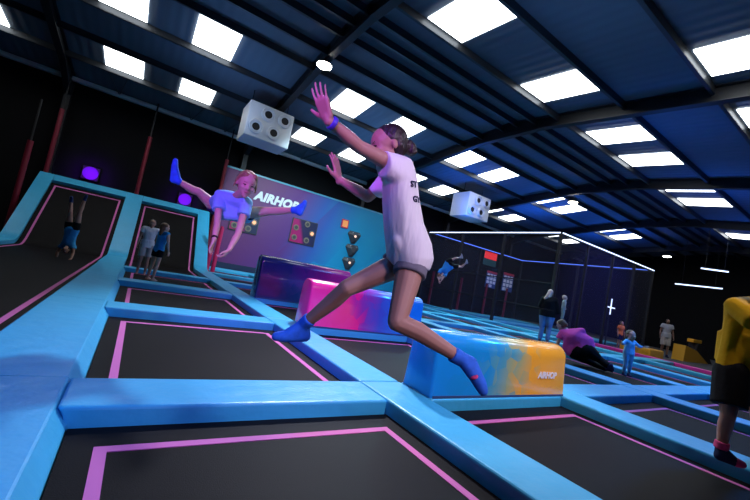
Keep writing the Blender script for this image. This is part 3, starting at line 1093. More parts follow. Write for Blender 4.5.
# ------------------------------------------------------------------ trampoline deck
PX = [(-0.75, -0.18), (1.93, 2.40), (4.50, 5.03), (7.08, 7.56), (9.63, 10.10), (12.20, 12.68), (14.78, 15.25), (17.35, 17.80)]
PY = [(-0.58, -0.11), (2.40, 2.87), (5.38, 5.85), (8.36, 8.83), (11.34, 11.81), (14.32, 14.79), (17.30, 17.80)]
G = 0.004
WORD_ROW = ['nearest row', 'second row back', 'third row back', 'fourth row back', 'fifth row back', 'sixth row back', 'seventh row back']
WORD_COL = ['%s column from the lane' % w for w in ORD]


def pad_box(x0, x1, y0, y1, label, group='blue pads between the trampolines', name='foam_pad', mt=None, h=0.0):
    return tag(MB().box((x0 + G, y0 + G, FZ), (x1 - G, y1 - G, h), bev=0.022, seg=3).build(name, mt or M['pad'], smooth=False), label, 'pad', group)


def bed(x0, x1, y0, y1, label):
    t = thing('trampoline_bed', ((x0 + x1) / 2, (y0 + y1) / 2, FZ), label, 'trampoline', 'black trampoline beds of the grid')
    MB().box((x0 + 0.002, y0 + 0.002, FZ), (x1 - 0.002, y1 - 0.002, BEDZ)).build('jumping_mat', M['bed'], t)
    w = 0.055
    mb = MB()
    X0, X1, Y0, Y1 = x0 + 0.13, x1 - 0.15, y0 + 0.2, y1 - 0.22
    z0, z1 = BEDZ, BEDZ + 0.004
    for lo, hi in (((X0, Y0), (X1, Y0 + w)), ((X0, Y1 - w), (X1, Y1)), ((X0, Y0 + w), (X0 + w, Y1 - w)), ((X1 - w, Y0 + w), (X1, Y1 - w))):
        mb.box((*lo, z0), (*hi, z1))
    tag(mb.build('boundary_line', M['line'], t), 'pink outline on the black mat')


def cell_ok(c, r):
    if c == 0 and r > 3:
        return False
    if c == 6 and r > 2:
        return False
    return True


for c in range(7):
    for r in range(6):
        if not cell_ok(c, r):
            continue
        x0, x1, y0, y1 = PX[c][1] + (0.076 if c == 0 else 0), PX[c + 1][0], PY[r][1], PY[r + 1][0]
        vis = any(seen((x, y, 0)) for x in (x0, (x0 + x1) / 2, x1) for y in (y0, (y0 + y1) / 2, y1))
        if vis:
            bed(x0, x1, y0, y1, 'black trampoline bed outlined pink, %s, %s' % (WORD_ROW[r], WORD_COL[c]))
        if any(seen((x, y, 0)) for x in (x0, (x0 + x1) / 2, x1) for y in PY[r + 1]):
            if c == 0:      # the end of the pad follows the sloping skirt of the lane pad
                bm = bmesh.new()
                tm = MB().prism([(x0 + 0.002, FZ), (x1 - G, FZ), (x1 - G, 0.0), (-0.172, 0.0), (x0 + 0.002, -0.1)], PY[r + 1][0] + G, PY[r + 1][1] - G, axis=1)
                vs = [bm.verts.new(v) for v in tm.v]
                for fc in tm.f:
                    bm.faces.new([vs[i] for i in fc])
                bmesh.ops.bevel(bm, geom=[e for e in bm.edges if max(v.co.z for v in e.verts) > -0.01], offset=0.02, segments=3, affect='EDGES', profile=0.5)
                tag(MB().addbm(bm).build('foam_pad', M['pad']), 'blue crosswise pad behind the %s, %s' % (WORD_ROW[r], WORD_COL[c]), 'pad', 'blue pads between the trampolines')
                continue
            pad_box(x0, x1, PY[r + 1][0], PY[r + 1][1], 'blue crosswise pad behind the %s, %s' % (WORD_ROW[r], WORD_COL[c]))
for c in range(8):
    for r in range(6):
        if c == 0 and r > 3 or c == 7 and r > 2:
            continue
        if c == 6 and r > 2:
            pass
        y0 = PY[r][0] if r == 0 else PY[r][1]
        y1 = PY[r + 1][1]
        if c == 1 and r >= 4:
            continue
        x0, x1 = PX[c]
        if not any(seen((x, y, 0)) for x in (x0, x1) for y in (y0, (y0 + y1) / 2, y1)):
            continue
        if c == 0:
            tag(MB().prism([(x0 + G, FZ), (x1 + 0.072, FZ), (x1 + 0.072, -0.095), (x1 + 0.066, -0.085), (x1 + 0.002, -0.006), (x1 - 0.008, 0.0), (x0 + 0.03, 0.0), (x0 + G, -0.025)], y0 + G, y1 - G, axis=1)
                .build('foam_pad', M['pad']), 'blue lengthwise pad between the long lane and the %s of beds' % WORD_ROW[r], 'pad', 'blue pads between the trampolines')
            continue
        lab = 'blue lengthwise pad along the %s, right of the %s' % (WORD_ROW[r], WORD_COL[c - 1])
        if c == 7:
            lab = 'pink edge pad at the far right end of the beds, %s' % WORD_ROW[r]
            pad_box(x0, x1, y0, y1, lab, 'pink pads along the right edge', mt=M['pinkpad'])
        else:
            pad_box(x0, x1, y0, y1, lab)
# ends of the beds by the far printed wall
pad_box(2.82, 15.2, 18.2, 18.72, 'long low blue pad lying along the foot of the printed wall', 'blue pads between the trampolines')

# ------------------------------------------------------------------ wall trampolines
TH = math.atan2(2.03, 2.30)


def wall_path(y0, z, n=10):
    """flat, then curving up into the slope; z is the height above the flat"""
    R = 0.9
    yb = 15.29
    tl = R * math.tan(TH / 2)
    ya = yb - tl
    pts = [(y0, z)]
    for i in range(n + 1):
        a = TH * i / n
        pts.append((ya + R * math.sin(a), z + R * (1 - math.cos(a))))
    return pts


def slope_pt(d, z):
    """a point d metres up the slope, measured from the fold"""
    return (15.29 + d * math.cos(TH), z + d * math.sin(TH))


SLOPE = 3.32


def ribbon(x0, x1, path, thick, base_flat=None):
    """strip following a (y,z) path; thickness goes down from the path"""
    n = len(path)
    low = []
    for i, (y, z) in enumerate(path):
        a = path[max(0, i - 1)]
        b = path[min(n - 1, i + 1)]
        d = V((b[0] - a[0], b[1] - a[1])).normalized()
        low.append((y + d.y * thick, z - d.x * thick))
    mb = MB()
    vs, fs = [], []
    for i in range(n):
        for x in (x0, x1):
            vs.append((x, *path[i]))
            vs.append((x, *low[i]))
    for i in range(n - 1):
        a, b = 4 * i, 4 * i + 4
        fs += [[a, a + 2, b + 2, b], [a + 1, b + 1, b + 3, a + 3], [a, b, b + 1, a + 1], [a + 2, a + 3, b + 3, b + 2]]
    fs += [[0, 1, 3, 2], [4 * n - 4, 4 * n - 2, 4 * n - 1, 4 * n - 3]]
    return mb.add(vs, fs)


def wall_tramp(x0, x1, y0, label):
    t = thing('ramp_trampoline', ((x0 + x1) / 2, 15.3, FZ), label, 'trampoline')
    path = wall_path(y0, BEDZ) + [slope_pt(SLOPE, BEDZ)]
    ribbon(x0 + 0.002, x1 - 0.002, path, 0.07).build('jumping_mat', M['bed'], t)
    e, w = 0.004, 0.055
    a = 0.12
    mb = MB()
    lp = [(y + 0.0, z + e) for y, z in path]
    lp[-1] = slope_pt(SLOPE - 0.12, BEDZ + e)
    lp[0] = (y0 + 0.12, BEDZ + e)
    mb2 = ribbon(x0 + a, x0 + a + w, lp, e)
    mb.add(mb2.v, mb2.f)
    mb2 = ribbon(x1 - a - w, x1 - a, lp, e)
    mb.add(mb2.v, mb2.f)
    for q in ([slope_pt(SLOPE - 0.12 - w, BEDZ + e), slope_pt(SLOPE - 0.12, BEDZ + e)], [(y0 + 0.12, BEDZ + e), (y0 + 0.12 + w, BEDZ + e)]):
        mb2 = ribbon(x0 + a + w, x1 - a - w, q, e)
        mb.add(mb2.v, mb2.f)
    tag(mb.build('boundary_line', M['line'], t), 'pink outline on the black mat')


wall_tramp(-3.02, -0.75, -0.55, 'long black lane with pink outline curving up into a sloped wall, on the left')
wall_tramp(-0.18, 1.93, PY[4][1], 'short black sloped wall trampoline behind the two children, right of the long lane')


def ramp_pad(x0, x1, y0, label):
    path = wall_path(y0, 0.0) + [slope_pt(SLOPE + 0.35, 0.0)]
    t = ribbon(x0 + G, x1 - G, path, 0.175)
    bm_o = t.build('ramp_pad', M['pad'])
    return tag(bm_o, label, 'pad', 'blue pads edging the sloped wall trampolines')


ramp_pad(-3.45, -3.02, -0.55, 'blue pad edging the left side of the long lane and its slope')
ramp_pad(PX[0][0], PX[0][1], PY[4][1], 'wide blue ramp pad between the two sloped wall trampolines')
ramp_pad(PX[1][0], PX[1][1], PY[4][1], 'blue ramp pad right of the short sloped wall trampoline')
for x0, x1, lab in ((-3.02, -0.75, 'blue pad along the top edge of the long lane slope'), (-0.18, 1.93, 'blue pad along the top edge of the short sloped trampoline')):
    t = thing('top_pad', ((x0 + x1) / 2, 18.0, FZ), lab, 'pad', 'blue pads edging the sloped wall trampolines')
    ribbon(x0 + G, x1 - G, [slope_pt(SLOPE + 0.005, 0.0), slope_pt(SLOPE + 0.35, 0.0)], 0.175).build('top_cushion', M['pad'], t)
    y, z = slope_pt(SLOPE + 0.33, -0.1)
    MB().box((x0 + 0.1, y - 0.02, FZ), (x1 - 0.1, y + 0.08, z - 0.02)).build('support_frame', M['black'], t)

# ------------------------------------------------------------------ red padded posts along the far side
for x, y, z0, z1, r, lab in ((-3.40, 18.62, FZ, 5.0, 0.075, 'dark red post behind the left end of the long lane slope'),
                             (-0.45, 18.62, FZ, 5.0, 0.075, 'dark red post between the two sloped wall trampolines'),
                             (2.72, 18.70, FZ, 5.1, 0.075, 'dark red post at the left end of the printed wall'),
                             (-3.72, 17.2, FZ, 3.3, 0.085, 'dark red padded post outside the left pad of the long lane')):
    t = thing('padded_post', (x, y, FZ), lab, 'post', 'red posts')
    MB().tube((x, y, z0), (x, y, z1), r, n=16).build('post_padding', M['redpost'], t, smooth=False)
    MB().tube((x, y, z1), (x, y, z1 + 1.5), 0.03, n=10).build('steel_pole', M['black'], t)
for dx, lab in ((0.05, 'red padded bollard left of the pair in front of the printed wall'), (0.28, 'red padded bollard right of the pair in front of the printed wall')):
    x = 2.47 + dx
    t = thing('padded_post', (x, 16.2, BEDZ), lab, 'post', 'red posts')
    MB().tube((x, 16.2, BEDZ), (x, 16.2, 1.75), 0.085, n=16).build('post_padding', M['litbollard'], t)
    MB().tube((x, 16.2, 1.75), (x, 16.2, 1.82), 0.06, n=12).build('post_cap', M['litbollard'], t)
# purple wash lamps on the far wall
for x, z, lab in ((-2.2, 2.95, 'purple wash lamp glowing above the long lane slope'), (1.43, 2.85, 'purple wash lamp glowing above the short sloped trampoline')):
    t = thing('wash_lamp', (x, 19.74, z), lab, 'lamp', 'purple wash lamps')
    MB().box((x - 0.29, 19.55, z - 0.28), (x + 0.29, 19.75, z + 0.28), bev=0.015).build('lamp_housing', M['black'], t)
    MB().tube((x, 19.55, z), (x, 19.52, z), 0.27, n=24).build('lamp_lens', M['purple'], t)  # oversized dim lens, standing in for violet light spilling on the wall

# ------------------------------------------------------------------ printed wall with game boards and holds
AY = 18.9
t = thing('mural_panel', (8.9, AY, FZ), 'tall purple-to-teal printed wall with white capital letters behind the beds', 'wall panel')
M['mural'] = ramp_mat('mural_print', [(0.0, (0.15, 0.02, 0.13)), (0.2, (0.12, 0.03, 0.20)), (0.32, (0.03, 0.11, 0.40)), (0.45, (0.006, 0.27, 0.48)), (1.0, (0.008, 0.38, 0.54))],
                      axis=0, lo=-6.0, hi=6.5, zig=1.6, zscale=0.34, rough=0.5, skew=-0.35)
MB().box((2.78, AY, 0.28), (15.2, AY + 0.15, 4.82)).build('printed_panel', M['mural'], t)
MB().box((2.78, AY - 0.02, FZ), (15.2, AY + 0.15, 0.28)).build('kick_board', mat('navy_board', (0.012, 0.02, 0.06), rough=0.5), t)
MB().box((2.74, AY - 0.03, 4.82), (15.2, AY + 0.17, 4.90)).build('top_rail', mat('teal_rail', (0.10, 0.36, 0.50), rough=0.35), t)
flat_text('AIRHOP', (4.30, AY - 0.012, 3.63), (1, 0, 0), (0, 0, 1), 0.50, 'lettering', M['letter'], t, shear=0.22, offset=0.06, extrude=0.008, squash=0.98, spacing=1.08)
# vertical seams of the panels are part of the print
for i, (x0, x1, z0, z1, lab) in enumerate(((3.45, 4.85, 1.90, 3.05, 'dark magenta game board with round targets behind the straddling girl, left one'),
                                           (6.52, 8.0, 1.95, 3.28, 'dark magenta game board with round targets below the last letters'))):
    w = x1 - x0
    b = thing('game_board', ((x0 + x1) / 2, AY - 0.06, z0), lab, 'game board', 'game boards on the printed wall')
    MB().box((x0, AY - 0.06, z0), (x1, AY - 0.001, z1), bev=0.015).build('board_frame', M['darkgrey'], b)
    mm = ramp_mat('board_print', [(0.0, (0.45, 0.008, 0.10)), (0.5, (0.40, 0.008, 0.14)), (0.62, (0.03, 0.02, 0.08)), (1.0, (0.015, 0.02, 0.07))], axis=0, lo=-w / 2, hi=w / 2, skew=0.35, rough=0.4)
    MB().box((x0 + 0.05, AY - 0.07, z0 + 0.05), (x1 - 0.05, AY - 0.058, z1 - 0.05)).build('board_face', mm, b)
    for j, (u, v) in enumerate(((0.18, 0.22), (0.66, 0.2), (0.18, 0.62), (0.58, 0.85), (0.82, 0.52))):
        cx, cz = x0 + u * w, z0 + v * (z1 - z0)
        tg = MB().tube((cx, AY - 0.072, cz), (cx, AY - 0.10, cz), 0.16, 0.15, n=20).build('round_target', M['disc'], b)
        MB().tube((cx, AY - 0.10, cz), (cx, AY - 0.108, cz), 0.09, n=16).build('target_light', M['disclit'] if j == 4 else M['darkgrey'], tg)
b = thing('light_box', (9.60, AY, 3.62), 'small square orange light box high on the teal part of the wall', 'light box')
MB().box((9.38, AY - 0.08, 3.42), (9.84, AY - 0.001, 3.92), bev=0.02).build('button_case', M['redpaper'], b)
MB().box((9.45, AY - 0.09, 3.49), (9.77, AY - 0.078, 3.85)).build('button_face', M['orange'], b)
for i, (cx, cz, lit, lab) in enumerate(((10.36, 3.08, True, 'topmost dark triangular climbing hold with a glowing light'), (10.38, 2.30, False, 'middle dark triangular climbing hold, below the glowing one'),
                                        (10.33, 1.52, True, 'lowest dark triangular climbing hold, just above the navy obstacle'))):
    h = thing('climbing_hold', (cx, AY, cz - 0.4), lab, 'climbing hold', 'triangular climbing holds')
    mb = MB()
    tri = []
    for a in (90, 210, 330):
        for da in (-14, 14):
            an = math.radians(a + 180 + da)
            tri.append((cx + 0.45 * math.cos(an), cz + 0.42 * math.sin(an)))
    inner = [(cx + (x - cx) * 0.42, cz + (z - cz) * 0.42) for x, z in tri]
    n = len(tri)
    vs = [(x, AY - 0.001, z) for x, z in tri] + [(x, AY - 0.08, z) for x, z in tri] + [(x, AY - 0.30, z) for x, z in inner]
    fs = [list(range(n))[::-1], [2 * n + i for i in range(n)]]
    for q in (0, n):
        for i in range(n):
            j = (i + 1) % n
            fs.append([q + i, q + j, q + n + j, q + n + i])
    mb.add(vs, fs)
    mb.build('hold_body', M['darkgrey'], h)
    for dx, dz in ((-0.2, 0.18), (0.2, 0.18), (0, -0.2)):
        MB().tube((cx + dx, AY - 0.18, cz + dz), (cx + dx * 0.9, AY - 0.215, cz + dz * 0.9), 0.05, n=10).build('bolt', M['grey'], h)
    if lit:
        MB().tube((cx - 0.06, AY - 0.295, cz), (cx - 0.06, AY - 0.32, cz), 0.07, n=16).build('hold_light', M['holdlamp'], h)

# ------------------------------------------------------------------ foam obstacles across the second column
def obstacle(x0, x1, y0, y1, h, mt, label, logo=None):
    t = thing('foam_obstacle', (x0, (y0 + y1) / 2, 0.0), label, 'foam obstacle', 'rounded foam obstacles')
    w = y1 - y0
    r = min(0.17, w * 0.36)
    prof = [(y0 - 0.0, 0.0)]
    for i in range(9):
        a = math.pi * i / 16
        prof.append((y0 + 0.03 + r - r * math.cos(a), h - r + r * math.sin(a)))
    for i in range(9):
        a = math.pi / 2 - math.pi * i / 16
        prof.append((y1 - 0.03 - r + r * math.cos(a), h - r + r * math.sin(a)))
    prof.append((y1, 0.0))
    bm = bmesh.new()
    tmp = MB().prism(prof, x0, x1)
    vs = [bm.verts.new(v) for v in tmp.v]
    for f in tmp.f:
        bm.faces.new([vs[i] for i in f])
    bmesh.ops.recalc_face_normals(bm, faces=bm.faces[:])
    ends = [e for e in bm.edges if abs(e.verts[0].co.x - e.verts[1].co.x) < 1e-5 and (e.verts[0].co.z > 0.001 or e.verts[1].co.z > 0.001)]
    bmesh.ops.bevel(bm, geom=ends, offset=0.035, segments=3, affect='EDGES', profile=0.5)
    o = MB().addbm(bm).build('foam_body', mt, t, fix=True)
    me = o.data
    me.polygons.foreach_set('use_smooth', [True] * len(me.polygons))
    me.set_sharp_from_angle(angle=math.radians(35))
    MB().box((x0 + 0.02, y0 - 0.004, 0.001), (x1 - 0.02, y1 + 0.004, 0.022)).build('base_seam', M['bluepaper'], t)
    if logo:
        flat_text('AIRHOP', logo[0], (1, 0, 0.0), (0, 0.08, 1), logo[1], 'lettering', M['letter'], t, shear=0.25, offset=0.03, extrude=0.003)
    return t


vx = lambda stops, L, **k: ramp_mat('printed_vinyl', stops, axis=0, lo=0, hi=L, rough=0.22, coat=0.5, **k)
obstacle(2.41, 4.56, 2.42, 2.85, 0.58, vx([(0.0, (0.01, 0.30, 0.85)), (0.27, (0.01, 0.30, 0.75)), (0.40, (0.08, 0.36, 0.50)), (0.52, (0.34, 0.42, 0.22)), (0.66, (0.90, 0.42, 0.03)), (1.0, (0.95, 0.45, 0.05))], 2.15, zig=0.32, zscale=7.0, skew=-0.25),
         'blue-to-orange rounded foam obstacle, nearest of the three, behind the trailing foot', ((3.98, 2.425, 0.20), 0.075))
obstacle(2.41, 4.78, 5.38, 5.85, 0.74, vx([(0.0, (0.90, 0.05, 0.38)), (0.38, (0.88, 0.015, 0.26)), (0.48, (0.28, 0.04, 0.40)), (0.62, (0.06, 0.10, 0.55)), (0.85, (0.01, 0.22, 0.72)), (1.0, (0.01, 0.25, 0.80))], 2.37, zig=0.25, zscale=5.0, skew=0.2),
         'pink-to-blue rounded foam obstacle, middle of the three')
obstacle(2.41, 4.78, 8.36, 8.83, 0.98, vx([(0.0, (0.008, 0.02, 0.13)), (0.38, (0.015, 0.025, 0.17)), (0.55, (0.12, 0.02, 0.22)), (0.75, (0.42, 0.02, 0.24)), (1.0, (0.65, 0.03, 0.30))], 2.37, zig=0.25, zscale=4.0, skew=0.2),
         'navy-to-pink rounded foam obstacle, farthest of the three, below the game board')

# ------------------------------------------------------------------ suspended heaters
for x0, x1, lab in ((2.37, 4.06, 'white ceiling heater box with four round nozzles, near the leaping girl'), (14.1, 15.83, 'white ceiling heater box with four round nozzles, above the netting')):
    z0, z1, y0, y1 = 5.18, 6.50, 14.0, 15.25
    t = thing('unit_heater', ((x0 + x1) / 2, 14.6, z0), lab, 'heater', 'white unit heaters')
    MB().box((x0, y0, z0), (x1, y1, z1), bev=0.03).build('heater_case', M['white'], t)
    for u, v in ((0.21, 0.30), (0.61, 0.30), (0.42, 0.75), (0.80, 0.75)):
        cx, cz = x0 + u * (x1 - x0), z0 + v * (z1 - z0)
        vs, fs = [], []
        n = 24
        prof = ((0.27, 0.0), (0.265, 0.06), (0.24, 0.09), (0.225, 0.085), (0.215, 0.03), (0.20, 0.02), (0.185, 0.07), (0.16, 0.075), (0.14, 0.03), (0.12, 0.02))
        for r, o in prof:
            for i in range(n):
                a = 2 * math.pi * i / n
                vs.append((cx + r * math.cos(a), y0 - o, cz + r * math.sin(a)))
        for p in range(len(prof) - 1):
            for i in range(n):
                j = (i + 1) % n
                fs.append([p * n + i, p * n + j, (p + 1) * n + j, (p + 1) * n + i])
        nz = MB().add(vs, fs).build('air_nozzle', M['white'], t, smooth=True)
        MB().tube((cx, y0 - 0.002, cz), (cx, y0 - 0.030, cz), 0.14, n=24).build('nozzle_core', M['black'], nz)
    for hx in (x0 + 0.15, x1 - 0.15):
        MB().tube((hx, 14.6, z1 - 0.01), (hx, 14.6, roofz(14.6)), 0.015, n=6).build('hanger_rod', M['steel'], t)

# ------------------------------------------------------------------ netted cage
CX0, CX1, CY0, CY1, CZ = 15.32, 25.0, 9.3, 18.0, 4.5
t = thing('netted_cage', ((CX0 + CX1) / 2, (CY0 + CY1) / 2, FZ), 'tall black netted court with posts and white LED strip along its top', 'cage')
posts = [(CX0, CY0), (CX0, 12.23), (CX0, 15.1), (CX0, CY1), (17.68, CY0), (20.17, CY0), (22.62, CY0), (CX1, CY0), (CX1, CY1), (20.2, CY1), (CX1, 13.6)]
for x, y in posts:
    MB().box((x - 0.06, y - 0.06, FZ), (x + 0.06, y + 0.06, CZ)).build('cage_post', M['black'], t)
E4 = [((CX0, CY0), (CX0, CY1)), ((CX0, CY0), (CX1, CY0)), ((CX0, CY1), (CX1, CY1)), ((CX1, CY0), (CX1, CY1))]
for i, (a, b) in enumerate(E4):
    MB().bar((*a, CZ - 0.05), (*b, CZ - 0.05), 0.10, 0.10).build('top_rail', M['black'], t)
    near = i < 2
    out = V((-0.07 if i == 0 else 0.0, -0.07 if i == 1 else 0.0, 0)) if near else V((0.07 if i == 3 else 0, -0.07 if i == 2 else 0, 0))
    if i == 3:
        out = V((-0.07, 0, 0))
    MB().bar(V((*a, CZ - 0.02)) + out, V((*b, CZ - 0.02)) + out, 0.03, 0.04 if near else 0.045).build('led_strip', M['led'] if near else M['ledblue'], t)
for (a, b) in E4[:2]:
    for z in (1.05, 2.2) if a[0] == b[0] else ():
        MB().bar((*a, z), (*b, z), 0.05, 0.05).build('mid_rail', M['black'], t)
    mb = MB()
    mb.add([(*a, FZ + 0.02), (*b, FZ + 0.02), (*b, CZ - 0.1), (*a, CZ - 0.1)], [[0, 1, 2, 3]])
    mb.build('net_panel', M['net'], t)
# back wall of the court, with red posts and notices
MB().box((CX0 + 0.1, CY1 + 0.05, FZ), (CX1, CY1 + 0.15, 4.3)).build('back_boarding', M['wallblack'], t)
for x in (16.1, 18.7, 21.3, 23.6):
    tag(MB().tube((x, CY1 - 0.12, FZ), (x, CY1 - 0.12, 2.1), 0.08, n=12).build('wall_post', M['redpost'], t), 'short dark red padded post')
for i, (y0, y1) in enumerate(((10.0, 12.0), (13.0, 14.6), (15.6, 17.6))):
    pad_box(CX0 + 0.3, CX1 - 0.3, y0, y1, 'teal mat on the netted court floor, %s strip from the front' % ORD[i], 'teal mats in the netted court', name='floor_mat', mt=M['mat'], h=-0.08)


def notice(x0, x1, z0, z1, label, kind):
    y = CY1 + 0.05
    s = thing('notice', ((x0 + x1) / 2, y, z0), label, 'notice')
    if kind == 'grid':
        MB().box((x0, y - 0.03, z0), (x1, y - 0.001, z1)).build('notice_board', M['bluepaper'], s)
        MB().box((x0, y - 0.034, z1 - 0.12 * (z1 - z0)), (x1, y - 0.029, z1)).build('header_strip', M['redpaper'], s)
        for i in range(3):
            for j in range(4):
                if j == 3 and i == 2:
                    continue
                w, h = (x1 - x0) / 3.4, (z1 - z0) * 0.19
                cx, cz = x0 + (x1 - x0) * (0.2 + 0.3 * i), z1 - (z1 - z0) * (0.24 + 0.21 * j)
                MB().box((cx - w * 0.40, y - 0.036, cz - h * 0.42), (cx + w * 0.40, y - 0.029, cz + h * 0.42)).build('white_tile', M['letter'], s)
    else:
        MB().box((x0, y - 0.03, z0), (x1, y - 0.001, z1)).build('notice_board', M['teal_lit'], s)
        MB().box((x0 + 0.03, y - 0.04, z0 + (z1 - z0) * 0.45), (x1 - 0.03, y - 0.029, z1 - 0.03)).build('lit_panel', M['red_lit'], s)
    return s


notice(20.65, 22.05, 3.42, 4.45, 'dark notice with glowing red panel on the court back wall', 'red')
notice(21.25, 22.4, 1.85, 3.05, 'left blue notice with rows of white tiles on the court back wall', 'grid')
notice(23.1, 24.35, 1.85, 3.25, 'right blue notice with red heading and white tiles on the court back wall', 'grid')
# white light cross seen through the netting
s = thing('light_cross', (21.6, 9.75, 1.2), 'white and blue glowing cross-shaped light behind the netting', 'light')
MB().box((21.56, 9.72, FZ), (21.64, 9.76, 2.35)).build('stand', M['black'], s)
MB().box((21.57, 9.69, 1.45), (21.63, 9.72, 2.3)).build('upright_tube', M['led'], s)
MB().box((21.15, 9.69, 1.80), (22.05, 9.72, 1.86)).build('cross_tube', M['led'], s)

# ------------------------------------------------------------------ right-hand end: yellow foam, lights, sign
for x0, y0, x1, y1, z1, lab in ((18.3, 7.15, 18.95, 7.65, 0.22, 'small yellow foam block, left one beside the dark post'), (19.45, 6.9, 20.9, 7.45, 0.20, 'long yellow foam block, right one beside the dark post')):
    b = thing('foam_block', ((x0 + x1) / 2, (y0 + y1) / 2, FZ), lab, 'foam block', 'yellow foam blocks')
    MB().box((x0, y0, FZ), (x1, y1, z1), bev=0.04, seg=3).build('foam_body', M['yellow'], b)
    MB().box((x0 + 0.1, y0 + 0.1, z1 - 0.002), (x1 - 0.1, y1 - 0.1, z1 + 0.006)).build('top_panel', M['yellow'], b)
b = thing('foam_ramp', (24.6, 7.3, FZ), 'large yellow foam ramp with a dark side cushion, right of the man in grey', 'foam ramp')
MB().prism([(23.7, FZ), (27.4, FZ), (25.4, 0.45), (23.8, 0.62)], 7.0, 7.5, axis=1).build('ramp_body', M['yellow'], b)
MB().prism([(25.5, 0.40), (27.5, FZ), (28.2, FZ), (26.8, 0.72), (25.7, 0.84)], 7.05, 7.45, axis=1).build('dark_cushion', M['black'], b)
MB().box((25.2, 7.1, 0.84), (26.4, 7.4, 1.02), bev=0.03).build('yellow_cap', M['yellow'], b)
for a, bb, lab in (((30.9, 10.1, 4.52), (31.1, 7.7, 4.52), 'long white LED batten hanging at the right end, lower one'), ((26.6, 7.6, 5.05), (27.3, 6.6, 5.05), 'short white LED batten hanging at the right end, upper one')):
    s = thing('led_batten', ((a[0] + bb[0]) / 2, (a[1] + bb[1]) / 2, a[2]), lab, 'light', 'white LED battens')
    MB().bar(a, bb, 0.06, 0.06).build('light_tube', M['led'], s)
    MB().bar(V(a) + V((0, 0, 0.06)), V(bb) + V((0, 0, 0.06)), 0.09, 0.06).build('batten_case', M['black'], s)
    for q in (0.15, 0.85):
        p = V(a).lerp(V(bb), q)
        MB().tube(p + V((0, 0, 0.08)), (p.x, p.y, roofz(p.y)), 0.008, n=6).build('hanging_wire', M['black'], s)
s = thing('window_sign', (35.9, 5.6, 1.2), 'small pale four-pane sign on the dark end wall, left of the man in yellow', 'sign')
MB().box((35.92, 4.5, 1.1), (35.99, 5.9, 2.3)).build('sign_board', M['grey'], s)
for i in (0, 1):
    for j in (0, 1):
        MB().box((35.90, 4.58 + i * 0.68, 1.18 + j * 0.57), (35.925, 5.18 + i * 0.68, 1.66 + j * 0.57)).build('pale_pane', M['letter'], s)
s = thing('warning_lamp', (35.9, 7.2, 4.0), 'small red lamp on the dark end wall, above the shoulder of the man in yellow', 'lamp')
MB().box((35.85, 6.7, 3.6), (35.99, 7.3, 4.1), bev=0.02).build('lamp_case', M['black'], s)
MB().box((35.82, 6.75, 3.65), (35.86, 7.25, 4.05)).build('lamp_face', M['red_lit'], s)

# ================================================================== LIGHT
W = bpy.data.worlds.new('world')
scene.world = W
W.use_nodes = True
W.node_tree.nodes['Background'].inputs[0].default_value = (0.02, 0.03, 0.06, 1)
W.node_tree.nodes['Background'].inputs[1].default_value = 0.05


def spot(loc, to, col, power, size=math.radians(70), blend=0.6, r=0.15):
    l = bpy.data.lights.new('spot_light', 'SPOT')
    l.energy = power
    l.color = col
    l.spot_size = size
    l.spot_blend = blend
    l.shadow_soft_size = r
    o = bpy.data.objects.new('spot_light', l)
    o.location = loc
    o.rotation_euler = (V(to) - V(loc)).to_track_quat('-Z', 'Y').to_euler()
    COL.objects.link(o)
    return o


BLUE = (0.02, 0.16, 1.0)
STEEL = (0.22, 0.46, 1.0)
# blue roof washers pointing up at the sheeting
for x, y, p, c in ((1.5, 13.0, 150, STEEL), (7.5, 13.5, 210, STEEL), (13.5, 13.5, 450, BLUE), (20, 13.5, 800, BLUE), (27, 13, 700, BLUE), (6, 4.0, 70, STEEL),
                   (12.5, 5.0, 150, BLUE), (19, 5.5, 300, BLUE), (26, 5.5, 320, BLUE)):
    spot((x, y, 4.55), (x + 0.3, y - 0.3, 7.7), c, p, math.radians(150), 1.0, 0.5)
# violet stage light from the near left, onto the raised hands and the straddling girl
spot((-2.2, -0.7, 2.7), (0.95, 3.19, 1.75), (0.50, 0.10, 1.0), 1200, math.radians(40), 0.6, 0.12)
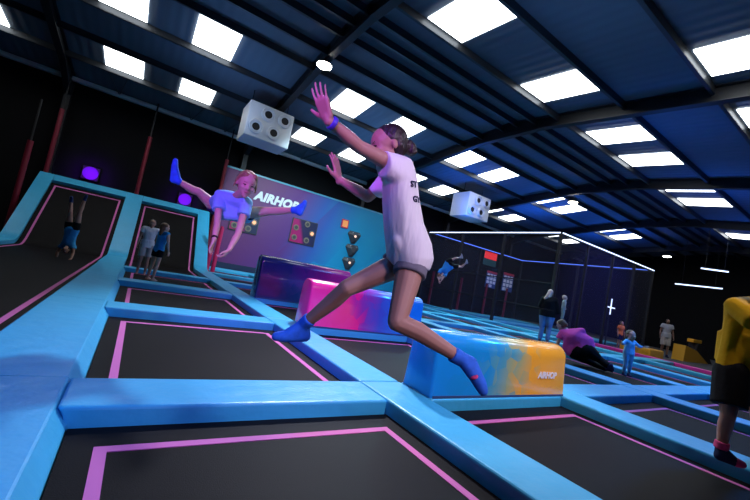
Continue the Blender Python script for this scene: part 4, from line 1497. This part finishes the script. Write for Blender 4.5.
# lavender-white key lights over the middle beds and the leaping girl
spot((2.8, -0.95, 5.4), (3.0, 3.3, 0.4), (1.0, 0.80, 0.95), 1000, math.radians(52), 0.9, 0.2)  # added spot without a fixture, lighting front faces from the near side
spot((4.8, -0.9, 4.6), (3.7, 2.5, 0.4), (1.0, 0.86, 0.86), 420, math.radians(34), 0.9, 0.2)  # added spot without a fixture, brightening the nearest obstacle
spot((4.6, 8.0, 6.6), (2.4, 4.4, 0.0), (0.80, 0.84, 1.0), 3400, math.radians(62), 0.9, 0.25)
spot((5.5, 11.0, 6.6), (6.5, 17.8, 1.2), (0.55, 0.85, 1.0), 2800, math.radians(80), 0.9, 0.25)
spot((12.5, 12.5, 6.3), (11.0, 9.0, 0.0), (0.40, 0.90, 1.0), 2200, math.radians(95), 0.9, 0.25)
# added pinkish fill spots without fixtures, brightening the leaping girl's near side
spot((0.5, -1.15, 2.3), (1.0, 1.55, 0.85), (0.95, 0.60, 0.88), 130, math.radians(40), 0.7, 0.2)
spot((2.3, -1.15, 2.7), (1.1, 1.45, 0.95), (0.80, 0.70, 1.0), 230, math.radians(36), 0.7, 0.2)
# blue floods over the near and right-hand beds
spot((-2.2, -0.95, 5.4), (-0.3, 2.6, 0.0), (0.0, 0.22, 1.0), 900, math.radians(44), 0.9, 0.25)
spot((9.5, 1.0, 6.0), (8.0, 4.0, 0.0), (0.02, 0.26, 1.0), 1500, math.radians(110), 0.8, 0.25)
spot((19.5, 10.5, 4.3), (19.5, 13.5, 1.0), (0.10, 0.16, 1.0), 700, math.radians(120), 0.9, 0.25)
spot((20.5, 3.0, 5.5), (19.5, 9.3, 2.2), (0.06, 0.08, 1.0), 1700, math.radians(70), 0.9, 0.25)  # added spot that turns the court netting blue
for x, z in ((-2.2, 2.95), (1.43, 2.85)):  # added spots throwing violet glow on the wall around the wash lamps
    spot((x, 18.95, z), (x, 19.75, z - 0.1), (0.22, 0.0, 1.0), 70, math.radians(150), 1.0, 0.2)

# ------------------------------------------------------------------ view
scene.view_settings.view_transform = 'Standard'
scene.view_settings.look = 'None'
scene.view_settings.gamma = 1.0
scene.view_settings.exposure = 0.0
scene.view_settings.use_curve_mapping = False
scene.cycles.use_denoising = True
scene.cycles.max_bounces = 5
